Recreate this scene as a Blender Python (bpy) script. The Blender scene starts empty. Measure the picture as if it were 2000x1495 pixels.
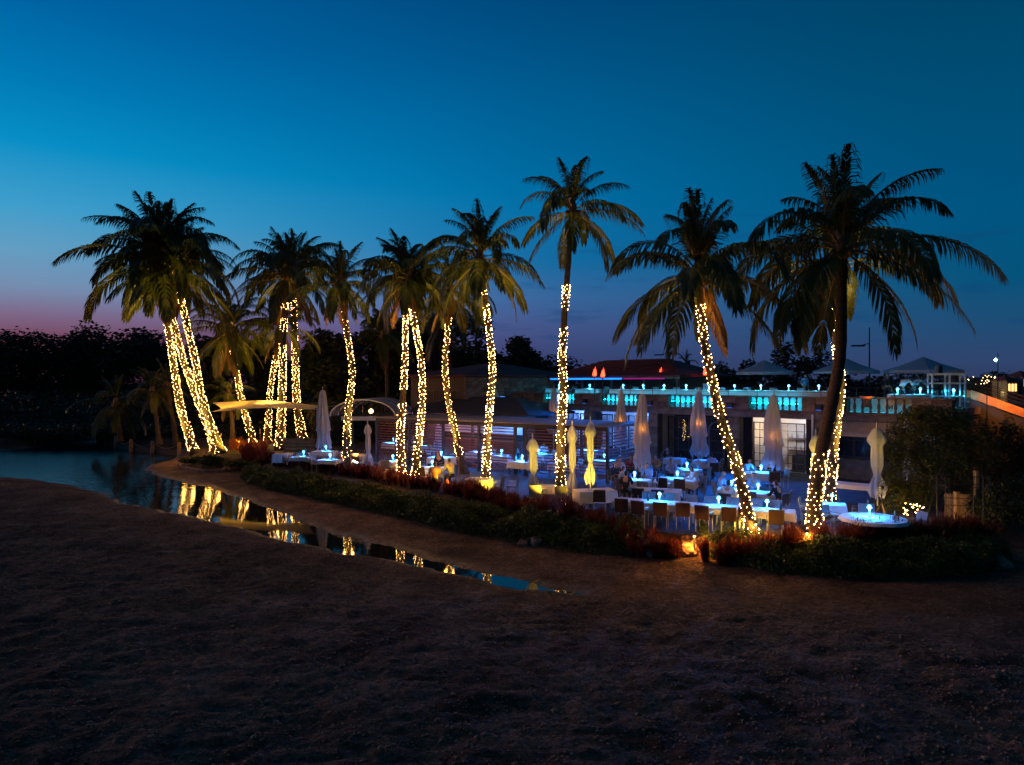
import bpy, bmesh, math, random
import numpy as np
from mathutils import Vector, Matrix, Euler

R = math.radians
random.seed(7)
rng = np.random.default_rng(11)
scene = bpy.context.scene
COL = scene.collection

# ------------------------------------------------------------------ camera, sky, afterglow, exposure
F, CX, HY, H = 1333.33, 1000.0, 747.5, 5.0      # focal length in photo pixels, centre, horizon row, eye height above the patio
cam_d = bpy.data.cameras.new('camera')
cam_d.lens = 24.0
cam_d.sensor_width = 36.0
cam_d.clip_start = 0.1
cam_d.clip_end = 6000
cam = bpy.data.objects.new('camera', cam_d)
COL.objects.link(cam)
cam.location = (0, 0, H)
cam.rotation_euler = (R(90), 0, 0)
scene.camera = cam

scene.view_settings.view_transform = 'Standard'
scene.view_settings.look = 'None'
scene.view_settings.exposure = 0.0
scene.view_settings.gamma = 1.0
scene.view_settings.use_curve_mapping = False
scene.render.engine = 'CYCLES'
cy = scene.cycles
cy.use_denoising = True
try:
    cy.denoiser = 'OPENIMAGEDENOISE'
    cy.denoising_prefilter = 'ACCURATE'
    cy.denoising_input_passes = 'RGB_ALBEDO_NORMAL'
except Exception:
    pass
cy.use_light_tree = True
cy.max_bounces = 6
cy.diffuse_bounces = 2
cy.glossy_bounces = 3
cy.transmission_bounces = 4
cy.transparent_max_bounces = 12
cy.sample_clamp_indirect = 2.0
cy.sample_clamp_direct = 0.0
cy.caustics_reflective = False
cy.caustics_refractive = False
cy.use_adaptive_sampling = False


def lin(r, g, b):
    f = lambda c: (c / 255 / 12.92) if c / 255 <= 0.04045 else ((c / 255 + 0.055) / 1.055) ** 2.4
    return (f(r), f(g), f(b), 1.0)


world = bpy.data.worlds.new('World')
scene.world = world
world.use_nodes = True
wt = world.node_tree
wt.nodes.clear()


def wn(t, **k):
    n = wt.nodes.new(t)
    for a, v in k.items():
        setattr(n, a, v)
    return n


def wmath(op, a, b=None):
    n = wn('ShaderNodeMath', operation=op)
    for i, v in enumerate((a, b)):
        if v is None:
            continue
        if isinstance(v, (int, float)):
            n.inputs[i].default_value = v
        else:
            wt.links.new(v, n.inputs[i])
    return n.outputs[0]


def wramp(fac, stops):
    n = wn('ShaderNodeValToRGB')
    n.color_ramp.interpolation = 'B_SPLINE' if False else 'EASE' if False else 'LINEAR'
    els = n.color_ramp.elements
    while len(els) < len(stops):
        els.new(0.5)
    for e, (p, c) in zip(els, stops):
        e.position = p
        e.color = c
    wt.links.new(fac, n.inputs[0])
    return n.outputs[0]


def wmix(fac, a, b):
    n = wn('ShaderNodeMix', data_type='RGBA')
    wt.links.new(fac, n.inputs[0])
    wt.links.new(a, n.inputs[6])
    wt.links.new(b, n.inputs[7])
    return n.outputs[2]


def wrange(v, a, b):
    n = wn('ShaderNodeMapRange', interpolation_type='SMOOTHSTEP')
    wt.links.new(v, n.inputs[0])
    n.inputs[1].default_value = a
    n.inputs[2].default_value = b
    return n.outputs[0]


tc = wn('ShaderNodeTexCoord')
sp = wn('ShaderNodeSeparateXYZ')
wt.links.new(tc.outputs['Generated'], sp.inputs[0])
elev = wmath('DIVIDE', wmath('ARCSINE', sp.outputs[2]), R(90))           # 0 at the horizon, 1 overhead
SUN_AZ = R(-58)                                                          # where the sun went down, left of the view
hl = wmath('SQRT', wmath('ADD', wmath('MULTIPLY', sp.outputs[0], sp.outputs[0]), wmath('MULTIPLY', sp.outputs[1], sp.outputs[1])))
dotp = wmath('ADD', wmath('MULTIPLY', sp.outputs[0], math.sin(SUN_AZ)), wmath('MULTIPLY', sp.outputs[1], math.cos(SUN_AZ)))
ang = wmath('DIVIDE', wmath('ARCCOSINE', wmath('MINIMUM', wmath('DIVIDE', dotp, wmath('MAXIMUM', hl, 1e-4)), 0.9999)), math.pi)


def E(deg):
    return max(0.0, min(1.0, deg / 90))


left = wramp(elev, [(0, lin(95, 48, 66)), (E(3), lin(118, 66, 88)), (E(4.8), lin(126, 106, 138)), (E(6.6), lin(118, 142, 176)), (E(9), lin(100, 158, 194)),
                    (E(12), lin(62, 158, 204)), (E(16), lin(8, 143, 198)), (E(20), lin(0, 122, 182)), (E(25), lin(0, 98, 162)), (E(40), lin(0, 62, 112)), (E(90), lin(0, 38, 70))])
mid = wramp(elev, [(0, lin(48, 50, 90)), (E(2), lin(58, 66, 112)), (E(4.5), lin(72, 84, 138)), (E(7), lin(62, 104, 160)), (E(10), lin(22, 110, 166)),
                   (E(15), lin(0, 114, 170)), (E(21), lin(0, 100, 155)), (E(29), lin(0, 74, 128)), (E(45), lin(0, 50, 92)), (E(90), lin(0, 36, 66))])
right = wramp(elev, [(0, lin(46, 58, 92)), (E(1.5), lin(48, 68, 108)), (E(4), lin(30, 76, 116)), (E(7), lin(4, 82, 122)), (E(12), lin(0, 84, 128)),
                     (E(18), lin(0, 78, 118)), (E(25), lin(0, 68, 104)), (E(45), lin(0, 48, 80)), (E(90), lin(0, 36, 64))])
back = wramp(elev, [(0, lin(20, 36, 62)), (E(10), lin(2, 42, 72)), (E(30), lin(0, 44, 72)), (E(90), lin(0, 36, 64))])
sky = wmix(wrange(ang, 0.10, 0.36), left, mid)
sky = wmix(wrange(ang, 0.26, 0.54), sky, right)
sky = wmix(wrange(ang, 0.55, 1.0), sky, back)
# thin cloud streaks low over the horizon
mp = wn('ShaderNodeMapping')
mp.inputs['Scale'].default_value = (5.0, 5.0, 30.0)
wt.links.new(tc.outputs['Generated'], mp.inputs[0])
nz = wn('ShaderNodeTexNoise')
nz.inputs['Scale'].default_value = 2.1
nz.inputs['Detail'].default_value = 6
wt.links.new(mp.outputs[0], nz.inputs[0])
cl = wmath('MULTIPLY', wrange(nz.outputs[0], 0.54, 0.72), wmath('MULTIPLY', wrange(elev, 0.0, 0.05), wmath('SUBTRACT', 1.0, wrange(elev, 0.09, 0.17))))
cl = wmath('MULTIPLY', cl, wmath('MULTIPLY', wrange(ang, 0.26, 0.36), 0.5))
dark = wn('ShaderNodeRGB')
dark.outputs[0].default_value = lin(14, 70, 118)
sky = wmix(cl, sky, dark.outputs[0])
bg = wn('ShaderNodeBackground')
bg.inputs[1].default_value = 1.0
wt.links.new(sky, bg.inputs[0])
wo = wn('ShaderNodeOutputWorld')
wt.links.new(bg.outputs[0], wo.inputs[0])

sun_d = bpy.data.lights.new('afterglow', 'SUN')      # the last warm light from where the sun has set
sun_d.energy = 0.55
sun_d.angle = R(7)
sun_d.color = (1.0, 0.42, 0.30)
sun = bpy.data.objects.new('afterglow', sun_d)
COL.objects.link(sun)
sun.rotation_euler = Vector((math.sin(R(-74)), math.cos(R(-74)), 0.085)).to_track_quat('Z', 'Y').to_euler()


# ------------------------------------------------------------------ picture position -> place
def G(x, y, z=0.0):
    """point of the level z seen at photo pixel (x, y)"""
    Y = F * (H - z) / (y - HY)
    return Vector(((x - CX) / F * Y, Y, z))


def D(x, y, Y):
    """point seen at photo pixel (x, y) at the distance Y"""
    return Vector(((x - CX) / F * Y, Y, H - (y - HY) / F * Y))


# ------------------------------------------------------------------ objects
def setp(o, **k):
    for a, v in k.items():
        if v is not None:
            o[a] = v


def thing(name, label, cat, loc=(0, 0, 0), rz=0.0, group=None):
    o = bpy.data.objects.new(name, None)
    COL.objects.link(o)
    o.empty_display_size = 0.2
    o.location = loc
    o.rotation_euler = (0, 0, rz)
    setp(o, label=label, category=cat, group=group)
    return o


def put(name, me, parent=None, loc=(0, 0, 0), rot=(0, 0, 0), scale=None, label=None, cat=None, group=None, kind=None):
    o = bpy.data.objects.new(name, me)
    COL.objects.link(o)
    o.parent = parent
    o.location = loc
    o.rotation_euler = rot
    if scale is not None:
        o.scale = scale if hasattr(scale, '__len__') else (scale,) * 3
    setp(o, label=label, category=cat, group=group, kind=kind)
    return o


class MB:
    def __init__(s):
        s.v, s.f, s.m = [], [], []

    def add(s, verts, faces, mi=0):
        b = len(s.v)
        s.v += [tuple(v) for v in verts]
        s.f += [tuple(i + b for i in f) for f in faces]
        s.m += [mi] * len(faces)
        return s

    def box(s, cx, cy_, cz, sx, sy, sz, rz=0.0, mi=0, taper=1.0):
        c, n = math.cos(rz), math.sin(rz)
        vs = []
        for dz in (-1, 1):
            k = taper if dz > 0 else 1.0
            for dx, dy in ((-1, -1), (1, -1), (1, 1), (-1, 1)):
                x, y = dx * sx / 2 * k, dy * sy / 2 * k
                vs.append((cx + x * c - y * n, cy_ + x * n + y * c, cz + dz * sz / 2))
        return s.add(vs, [(3, 2, 1, 0), (4, 5, 6, 7), (0, 1, 5, 4), (1, 2, 6, 5), (2, 3, 7, 6), (3, 0, 4, 7)], mi)

    def tube(s, pts, rad, n=6, mi=0, caps=True):
        pts = [Vector(p) for p in pts]
        if not hasattr(rad, '__len__'):
            rad = [rad] * len(pts)
        vs, fs = [], []
        up = Vector((0.31, 0.17, 0.93)).normalized()
        for i, p in enumerate(pts):
            t = (pts[min(i + 1, len(pts) - 1)] - pts[max(i - 1, 0)]).normalized()
            a = t.cross(up)
            if a.length < 1e-3:
                a = t.cross(Vector((1, 0, 0)))
            a.normalize()
            b = a.cross(t)
            for k in range(n):
                th = 2 * math.pi * k / n
                vs.append(p + (a * math.cos(th) + b * math.sin(th)) * rad[i])
        for i in range(len(pts) - 1):
            for k in range(n):
                k2 = (k + 1) % n
                fs.append((i * n + k, i * n + k2, (i + 1) * n + k2, (i + 1) * n + k))
        if caps:
            fs.append(tuple(range(n))[::-1])
            fs.append(tuple(range((len(pts) - 1) * n, len(pts) * n)))
        return s.add(vs, fs, mi)

    def lathe(s, prof, n=12, c=(0, 0, 0), mi=0):
        vs, fs = [], []
        for r, z in prof:
            for k in range(n):
                th = 2 * math.pi * k / n
                vs.append((c[0] + r * math.cos(th), c[1] + r * math.sin(th), c[2] + z))
        for i in range(len(prof) - 1):
            for k in range(n):
                k2 = (k + 1) % n
                fs.append((i * n + k, i * n + k2, (i + 1) * n + k2, (i + 1) * n + k))
        if prof[0][0] > 1e-4:
            fs.append(tuple(range(n))[::-1])
        if prof[-1][0] > 1e-4:
            fs.append(tuple(range((len(prof) - 1) * n, len(prof) * n)))
        return s.add(vs, fs, mi)

    def mesh(s, name, mats, smooth=False):
        me = bpy.data.meshes.new(name)
        me.from_pydata(s.v, [], s.f)
        if not isinstance(mats, (list, tuple)):
            mats = [mats]
        for m in mats:
            me.materials.append(m)
        if len(mats) > 1:
            me.polygons.foreach_set('material_index', s.m)
        if smooth:
            me.polygons.foreach_set('use_smooth', [True] * len(me.polygons))
        me.update()
        return me


def np_mesh(name, V, Fc, mats, smooth=False):
    """mesh from numpy vertices (n,3) and equal-sized faces (m,k)"""
    me = bpy.data.meshes.new(name)
    m, k = Fc.shape
    me.vertices.add(len(V))
    me.vertices.foreach_set('co', np.ascontiguousarray(V, dtype=np.float32).ravel())
    me.loops.add(m * k)
    me.loops.foreach_set('vertex_index', np.ascontiguousarray(Fc, dtype=np.int32).ravel())
    me.polygons.add(m)
    me.polygons.foreach_set('loop_start', np.arange(0, m * k, k, dtype=np.int32))
    if smooth:
        me.polygons.foreach_set('use_smooth', np.ones(m, dtype=bool))
    for mm in (mats if isinstance(mats, (list, tuple)) else [mats]):
        me.materials.append(mm)
    me.update(calc_edges=True)
    return me


CACHE = {}


def cached(key, fn):
    if key not in CACHE:
        CACHE[key] = fn()
    return CACHE[key]


# ------------------------------------------------------------------ materials
def nodes_of(m):
    return m.node_tree.nodes, m.node_tree.links


def mat(name, col, rough=0.7, var=0.25, scale=6.0, bump=0.0, bscale=None, metal=0.0, trans=0.0, spec=0.4, col2=None, detail=5, stretch=None):
    m = bpy.data.materials.new(name)
    m.use_nodes = True
    N, L = nodes_of(m)
    b = N['Principled BSDF']
    b.inputs['Roughness'].default_value = rough
    b.inputs['Metallic'].default_value = metal
    b.inputs['Specular IOR Level'].default_value = spec
    c2 = col2 if col2 else tuple(c * (1 - var) for c in col)
    tcn = N.new('ShaderNodeTexCoord')
    src = tcn.outputs['Object']
    if stretch:
        mpn = N.new('ShaderNodeMapping')
        mpn.inputs['Scale'].default_value = stretch
        L.new(src, mpn.inputs[0])
        src = mpn.outputs[0]
    nzn = N.new('ShaderNodeTexNoise')
    nzn.inputs['Scale'].default_value = scale
    nzn.inputs['Detail'].default_value = detail
    L.new(src, nzn.inputs[0])
    rp = N.new('ShaderNodeValToRGB')
    rp.color_ramp.elements[0].position = 0.32
    rp.color_ramp.elements[1].position = 0.68
    rp.color_ramp.elements[0].color = (*c2, 1)
    rp.color_ramp.elements[1].color = (*col, 1)
    L.new(nzn.outputs[0], rp.inputs[0])
    L.new(rp.outputs[0], b.inputs['Base Color'])
    if bump:
        nb = N.new('ShaderNodeTexNoise')
        nb.inputs['Scale'].default_value = bscale or scale * 3
        nb.inputs['Detail'].default_value = 6
        L.new(src, nb.inputs[0])
        bp = N.new('ShaderNodeBump')
        bp.inputs['Strength'].default_value = bump
        bp.inputs['Distance'].default_value = 0.03
        L.new(nb.outputs[0], bp.inputs['Height'])
        L.new(bp.outputs[0], b.inputs['Normal'])
    if trans:
        tr = N.new('ShaderNodeBsdfTranslucent')
        L.new(rp.outputs[0], tr.inputs[0])
        mx = N.new('ShaderNodeMixShader')
        mx.inputs[0].default_value = trans
        L.new(b.outputs[0], mx.inputs[1])
        L.new(tr.outputs[0], mx.inputs[2])
        L.new(mx.outputs[0], N['Material Output'].inputs[0])
    return m


def emis(name, col, strength, sampling=None):
    m = bpy.data.materials.new(name)
    m.use_nodes = True
    N, L = nodes_of(m)
    N.remove(N['Principled BSDF'])
    e = N.new('ShaderNodeEmission')
    e.inputs[0].default_value = (*col, 1)
    e.inputs[1].default_value = strength
    L.new(e.outputs[0], N['Material Output'].inputs[0])
    if sampling:
        m.cycles.emission_sampling = sampling
    return m


M = {}
M['frond'] = mat('palm_leaf', (0.080, 0.095, 0.016), 0.45, scale=3, col2=(0.042, 0.055, 0.010), trans=0.38)
M['frond_dry'] = mat('dry_palm_leaf', (0.17, 0.10, 0.035), 0.6, scale=3, col2=(0.10, 0.06, 0.02), trans=0.3)
M['rachis'] = mat('palm_stalk', (0.22, 0.15, 0.05), 0.5, scale=8, col2=(0.13, 0.07, 0.03))
M['trunk'] = mat('palm_bark', (0.10, 0.068, 0.045), 0.85, scale=7, col2=(0.04, 0.028, 0.02), bump=0.7, bscale=14, stretch=(1, 1, 3))
M['wire'] = mat('dark_cable', (0.02, 0.03, 0.02), 0.6)
M['bulb'] = emis('warm_bulb', (1.0, 0.50, 0.14), 52.0)
M['leaf_dark'] = mat('dark_foliage', (0.030, 0.042, 0.012), 0.65, scale=1.5, col2=(0.016, 0.024, 0.008), trans=0.15)
M['leaf_shrub'] = mat('shrub_foliage', (0.085, 0.085, 0.016), 0.5, scale=2, col2=(0.045, 0.055, 0.012), trans=0.25)
M['leaf_green'] = mat('ground_cover_foliage', (0.085, 0.115, 0.018), 0.55, scale=1.2, col2=(0.03, 0.05, 0.009), trans=0.25)
M['grass_red'] = mat('purple_fountain_grass', (0.22, 0.046, 0.020), 0.6, scale=1.6, col2=(0.10, 0.020, 0.012), trans=0.35)
M['bark'] = mat('tree_bark', (0.09, 0.065, 0.045), 0.9, scale=6, bump=0.6)
M['stone'] = mat('coral_stone', (0.29, 0.20, 0.145), 0.9, scale=3, col2=(0.13, 0.09, 0.065), bump=0.8, bscale=22)
M['stone2'] = mat('coral_stone_darker', (0.20, 0.135, 0.10), 0.9, scale=2, col2=(0.085, 0.06, 0.045), bump=0.8, bscale=22)
M['mortar'] = mat('stone_joint', (0.12, 0.09, 0.07), 0.95, scale=9, bump=0.3)
M['concrete'] = mat('grey_render', (0.20, 0.175, 0.16), 0.85, scale=2.2, col2=(0.10, 0.088, 0.08), bump=0.3)
M['rock'] = mat('coral_rock', (0.36, 0.22, 0.13), 0.9, scale=3.5, col2=(0.12, 0.075, 0.045), bump=1.0, bscale=11)
M['wood'] = mat('stained_wood', (0.20, 0.075, 0.05), 0.6, scale=3, col2=(0.12, 0.045, 0.03), stretch=(0.4, 6, 6), bump=0.15)
M['wood_pale'] = mat('weathered_wood', (0.34, 0.21, 0.11), 0.75, scale=4, col2=(0.20, 0.12, 0.06), stretch=(0.5, 6, 6), bump=0.25)
M['black'] = mat('black_metal', (0.018, 0.018, 0.02), 0.5, var=0.3)
M['darksteel'] = mat('dark_painted_steel', (0.035, 0.03, 0.028), 0.5, var=0.3, scale=3)
M['steel'] = mat('brushed_steel', (0.55, 0.55, 0.55), 0.35, var=0.15, metal=0.9)
M['whitepaint'] = mat('white_paint', (0.78, 0.78, 0.76), 0.5, var=0.1)
M['cloth'] = mat('white_tablecloth', (0.62, 0.60, 0.58), 0.9, var=0.1, scale=3, bump=0.12, bscale=5)
M['canvas'] = mat('parasol_canvas', (0.52, 0.55, 0.61), 0.85, var=0.14, scale=2.5, bump=0.25, bscale=4, trans=0.22)
M['canvas_blue'] = mat('grey_blue_canvas', (0.40, 0.46, 0.52), 0.85, var=0.15, scale=2.5, trans=0.2)
M['sail'] = mat('shade_sail_cloth', (0.72, 0.62, 0.38), 0.8, var=0.12, scale=1.5, trans=0.3)
M['roof_dark'] = mat('dark_roof_felt', (0.055, 0.05, 0.048), 0.9, scale=2, bump=0.4, bscale=20)
M['roof_red'] = mat('red_roof_tile', (0.14, 0.035, 0.03), 0.8, scale=3, col2=(0.07, 0.02, 0.018), bump=0.3)
M['roof_flat'] = mat('flat_roof_sheet', (0.20, 0.17, 0.16), 0.8, scale=1.5, col2=(0.18, 0.155, 0.145))
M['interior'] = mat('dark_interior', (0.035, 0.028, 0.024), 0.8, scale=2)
M['interior_white'] = mat('interior_plaster', (0.72, 0.70, 0.66), 0.8, var=0.15, scale=2)
M['frame'] = mat('black_window_frame', (0.02, 0.02, 0.022), 0.45)
M['alu'] = mat('grey_aluminium', (0.30, 0.30, 0.31), 0.45, var=.15, metal=.4)
M['textile'] = mat('grey_sling_textile', (0.17, 0.155, 0.15), 0.75, scale=30, var=0.2)
M['textile_brown'] = mat('brown_sling_textile', (0.055, 0.028, 0.02), 0.75, scale=30, var=0.25)
M['awning'] = mat('beige_awning', (0.45, 0.36, 0.27), 0.85, var=0.12, scale=2)
M['skin'] = mat('skin', (0.50, 0.27, 0.18), 0.55, var=0.1)
M['hair_dark'] = mat('dark_hair', (0.02, 0.014, 0.01), 0.5)
M['hair_grey'] = mat('grey_hair', (0.35, 0.33, 0.31), 0.6)
M['shirt_white'] = mat('white_cotton', (0.72, 0.71, 0.69), 0.85, var=0.1)
M['shirt_blue'] = mat('pale_blue_cotton', (0.28, 0.42, 0.60), 0.85, var=0.15)
M['shirt_yellow'] = mat('pale_yellow_cotton', (0.60, 0.52, 0.20), 0.85, var=0.15)
M['shirt_orange'] = mat('orange_print_cotton', (0.62, 0.22, 0.05), 0.85, scale=18, col2=(0.35, 0.10, 0.03))
M['shirt_dark'] = mat('black_cotton', (0.022, 0.022, 0.028), 0.85)
M['shirt_red'] = mat('red_cotton', (0.45, 0.05, 0.04), 0.85)
M['trousers'] = mat('dark_trousers', (0.035, 0.035, 0.05), 0.85)
M['shoe'] = mat('dark_shoe', (0.02, 0.018, 0.016), 0.5)
M['terracotta'] = mat('terracotta_pot', (0.45, 0.20, 0.11), 0.8)
M['lamp_blue'] = emis('blue_lamp_shade', (0.12, 0.55, 1.0), 7.0)
M['lamp_off'] = mat('unlit_lamp_shade', (0.75, 0.66, 0.55), 0.6, var=0.1)
M['led_blue'] = emis('blue_led_strip', (0.01, 0.14, 1.0), 3.2)
M['led_pink'] = emis('pink_led_strip', (0.45, 0.02, 0.30), 0.6)
M['led_cyan'] = emis('cyan_led_strip', (0.01, 0.60, 0.95), 4.2)
M['flame'] = emis('torch_flame', (1.0, 0.055, 0.02), 6.0)
M['warm_lamp'] = emis('warm_lamp_glass', (1.0, 0.50, 0.18), 10.0)
M['uplight'] = emis('uplight_lens', (1.0, 0.62, 0.16), 24.0)
M['heater'] = emis('heat_lamp_element', (1.0, 0.30, 0.05), 14.0)
M['far_light'] = emis('distant_lamp', (1.0, 0.62, 0.22), 9.0)
M['far_window'] = emis('distant_lit_window', (1.0, 0.50, 0.16), 2.6)
M['blue_spot'] = emis('blue_mast_lamp', (0.15, 0.65, 1.0), 22.0)
M['red_lit'] = emis('red_lit_sign', (1.0, 0.12, 0.03), 0.9)
M['white_lit'] = emis('white_lit_tube', (1.0, 0.80, 0.85), 4.0)

gl = bpy.data.materials.new('clear_glass')
gl.use_nodes = True
gb = gl.node_tree.nodes['Principled BSDF']
gb.inputs['Roughness'].default_value = 0.02
gb.inputs['Transmission Weight'].default_value = 1.0
gb.inputs['IOR'].default_value = 1.45
gb.inputs['Base Color'].default_value = (0.92, 0.97, 1.0, 1)
M['glass'] = gl


def pane_mat(name, tint, alpha):
    m = bpy.data.materials.new(name)
    m.use_nodes = True
    N, L = nodes_of(m)
    b = N['Principled BSDF']
    b.inputs['Base Color'].default_value = (*tint, 1)
    b.inputs['Roughness'].default_value = 0.05
    t = N.new('ShaderNodeBsdfTransparent')
    mx = N.new('ShaderNodeMixShader')
    mx.inputs[0].default_value = alpha
    L.new(t.outputs[0], mx.inputs[1])
    L.new(b.outputs[0], mx.inputs[2])
    L.new(mx.outputs[0], N['Material Output'].inputs[0])
    return m


M['pane'] = pane_mat('window_pane', (0.05, 0.06, 0.07), 0.25)


def point(loc, col, power, parent=None, r=0.03, name='lamp_light'):
    d = bpy.data.lights.new(name, 'POINT')
    d.energy = power
    d.color = col
    d.shadow_soft_size = r
    o = bpy.data.objects.new(name, d)
    COL.objects.link(o)
    o.parent = parent
    o.location = loc
    return o


def spot(loc, to, col, power, angle=90, blend=0.7, r=0.06, parent=None, name='spot_light'):
    d = bpy.data.lights.new(name, 'SPOT')
    d.energy = power
    d.color = col
    d.spot_size = R(angle)
    d.spot_blend = blend
    d.shadow_soft_size = r
    o = bpy.data.objects.new(name, d)
    COL.objects.link(o)
    o.parent = parent
    o.location = loc
    o.rotation_euler = (Vector(loc) - Vector(to)).to_track_quat('Z', 'Y').to_euler()
    return o


ORD = ['first', 'second', 'third', 'fourth', 'fifth', 'sixth', 'seventh', 'eighth', 'ninth', 'tenth', 'eleventh', 'twelfth']

# ------------------------------------------------------------------ ground levels: patio 0, sand and path lower, water lowest
ZW = -0.80
PATH = -0.64


def px_poly(pts, z):
    return np.array([[G(x, y, z).x, G(x, y, z).y] for x, y in pts])


water_poly = np.vstack([
    np.array([[-70.0, 41.0]]),
    px_poly([(0, 934), (70, 938), (150, 950), (200, 964), (250, 986), (300, 997), (350, 1006), (420, 1020), (520, 1050), (620, 1072), (720, 1090), (860, 1121), (960, 1142), (1060, 1158), (1110, 1163), (1130, 1161),
             (1124, 1155), (1050, 1139), (960, 1119), (880, 1100), (820, 1085), (760, 1069), (700, 1053), (640, 1038), (590, 1019), (540, 997), (480, 975), (440, 962), (400, 950), (340, 937), (305, 928), (287, 918),
             (292, 909), (330, 901), (350, 894), (362, 886), (300, 884), (240, 876), (192, 862)], ZW),
    px_poly([(120, 868), (60, 876), (0, 880)], ZW),
    np.array([[-75.0, 58.0]])])
NEAR_EDGE = px_poly([(-400, 930), (0, 934), (150, 950), (250, 986), (350, 1006), (520, 1050), (720, 1090), (960, 1142), (1130, 1163), (1300, 1172), (1450, 1192), (1600, 1222), (1750, 1262), (2000, 1304), (2600, 1380)], ZW + .1)
NEAR_EDGE = NEAR_EDGE[np.argsort(NEAR_EDGE[:, 0])]
bed_poly = np.vstack([   # the raised ground of the restaurant, front edge along the path
    px_poly([(345, 906), (362, 918), (405, 923), (470, 920), (484, 924), (468, 935), (480, 946), (520, 957), (620, 979), (750, 1008), (880, 1040), (1000, 1063), (1150, 1088), (1260, 1092), (1330, 1086), (1372, 1088), (1400, 1106), (1500, 1131),
             (1650, 1148), (1800, 1152), (1920, 1144), (1984, 1110), (1988, 1070)], PATH),
    np.array([[22.0, 27.0], [60.0, 40.0], [400.0, 60.0], [400.0, 900.0], [-500.0, 900.0], [-500.0, 60.0], [-75.0, 59.5]]),
    px_poly([(0, 879), (60, 875), (120, 867), (190, 860), (240, 874), (300, 882), (345, 884), (338, 892)], ZW)])


def sdist(P, poly):
    """signed distance, positive inside"""
    x, y = P[:, 0], P[:, 1]
    d = np.full(len(P), 1e18)
    ins = np.zeros(len(P), bool)
    n = len(poly)
    for i in range(n):
        a, b = poly[i], poly[(i + 1) % n]
        e = b - a
        t = np.clip(((x - a[0]) * e[0] + (y - a[1]) * e[1]) / (e @ e + 1e-12), 0, 1)
        dd = (x - a[0] - t * e[0]) ** 2 + (y - a[1] - t * e[1]) ** 2
        d = np.minimum(d, dd)
        c = ((a[1] > y) != (b[1] > y))
        with np.errstate(divide='ignore', invalid='ignore'):
            xi = (b[0] - a[0]) * (y - a[1]) / (b[1] - a[1]) + a[0]
        ins ^= c & (x < xi)
    return np.sqrt(d) * np.where(ins, 1, -1)


def vnoise(x, y, seed=0):
    xi, yi = np.floor(x).astype(np.int64), np.floor(y).astype(np.int64)
    fx, fy = x - xi, y - yi
    fx, fy = fx * fx * (3 - 2 * fx), fy * fy * (3 - 2 * fy)

    def h(a, b):
        n = (a * 374761393 + b * 668265263 + seed * 1442695041) & 0xffffffff
        n = ((n ^ (n >> 13)) * 1274126177) & 0xffffffff
        return ((n ^ (n >> 16)) & 0xffff) / 65535.0
    return (h(xi, yi) * (1 - fx) + h(xi + 1, yi) * fx) * (1 - fy) + (h(xi, yi + 1) * (1 - fx) + h(xi + 1, yi + 1) * fx) * fy


def sstep(a, b, x):
    t = np.clip((x - a) / (b - a), 0, 1)
    return t * t * (3 - 2 * t)


def ground_z(P, rough=True):
    x, y = P[:, 0], P[:, 1]
    dw = sdist(P, water_poly) + np.where(y < 70, (vnoise(x * .9, y * .9, 21) - .5) * .42 + (vnoise(x * 3.1, y * 3.1, 22) - .5) * .16, 0)
    db = sdist(P, bed_poly)
    land = ZW + 0.02 + 0.14 * (1 - np.exp(np.minimum(dw, 0) / 0.5)) + 0.20 * sstep(0, 9, -dw)
    z = np.where(dw > 0, ZW - 0.30 * sstep(0, 1.2, dw), land)
    if rough:
        fbm = (vnoise(x * .55, y * .55, 1) - .5) * .075 + (vnoise(x * 1.6, y * 1.6, 2) - .5) * .07 + (np.abs(vnoise(x * 2.7, y * 2.7, 3) - .5)) * .13 + (np.abs(vnoise(x * 4.6, y * 4.6, 4) - .5)) * .085
        near = sstep(-0.1, -1.6, dw) * (.16 + .84 * sstep(-.5, .9, np.interp(x, NEAR_EDGE[:, 0], NEAR_EDGE[:, 1]) - y))
        near = np.where(y > 60, 0, near)
        z = z + fbm * near
    z = z + (0.02 - z) * sstep(0.0, 1.5, db)
    return z, dw, db


def gz(x, y):
    return float(ground_z(np.array([[x, y]]), False)[0][0])


def on_ground(px, py):
    z = -0.3
    for _ in range(12):
        p = G(px, py, z)
        z = 0.5 * z + 0.5 * gz(p.x, p.y)
    return G(px, py, z)


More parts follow.
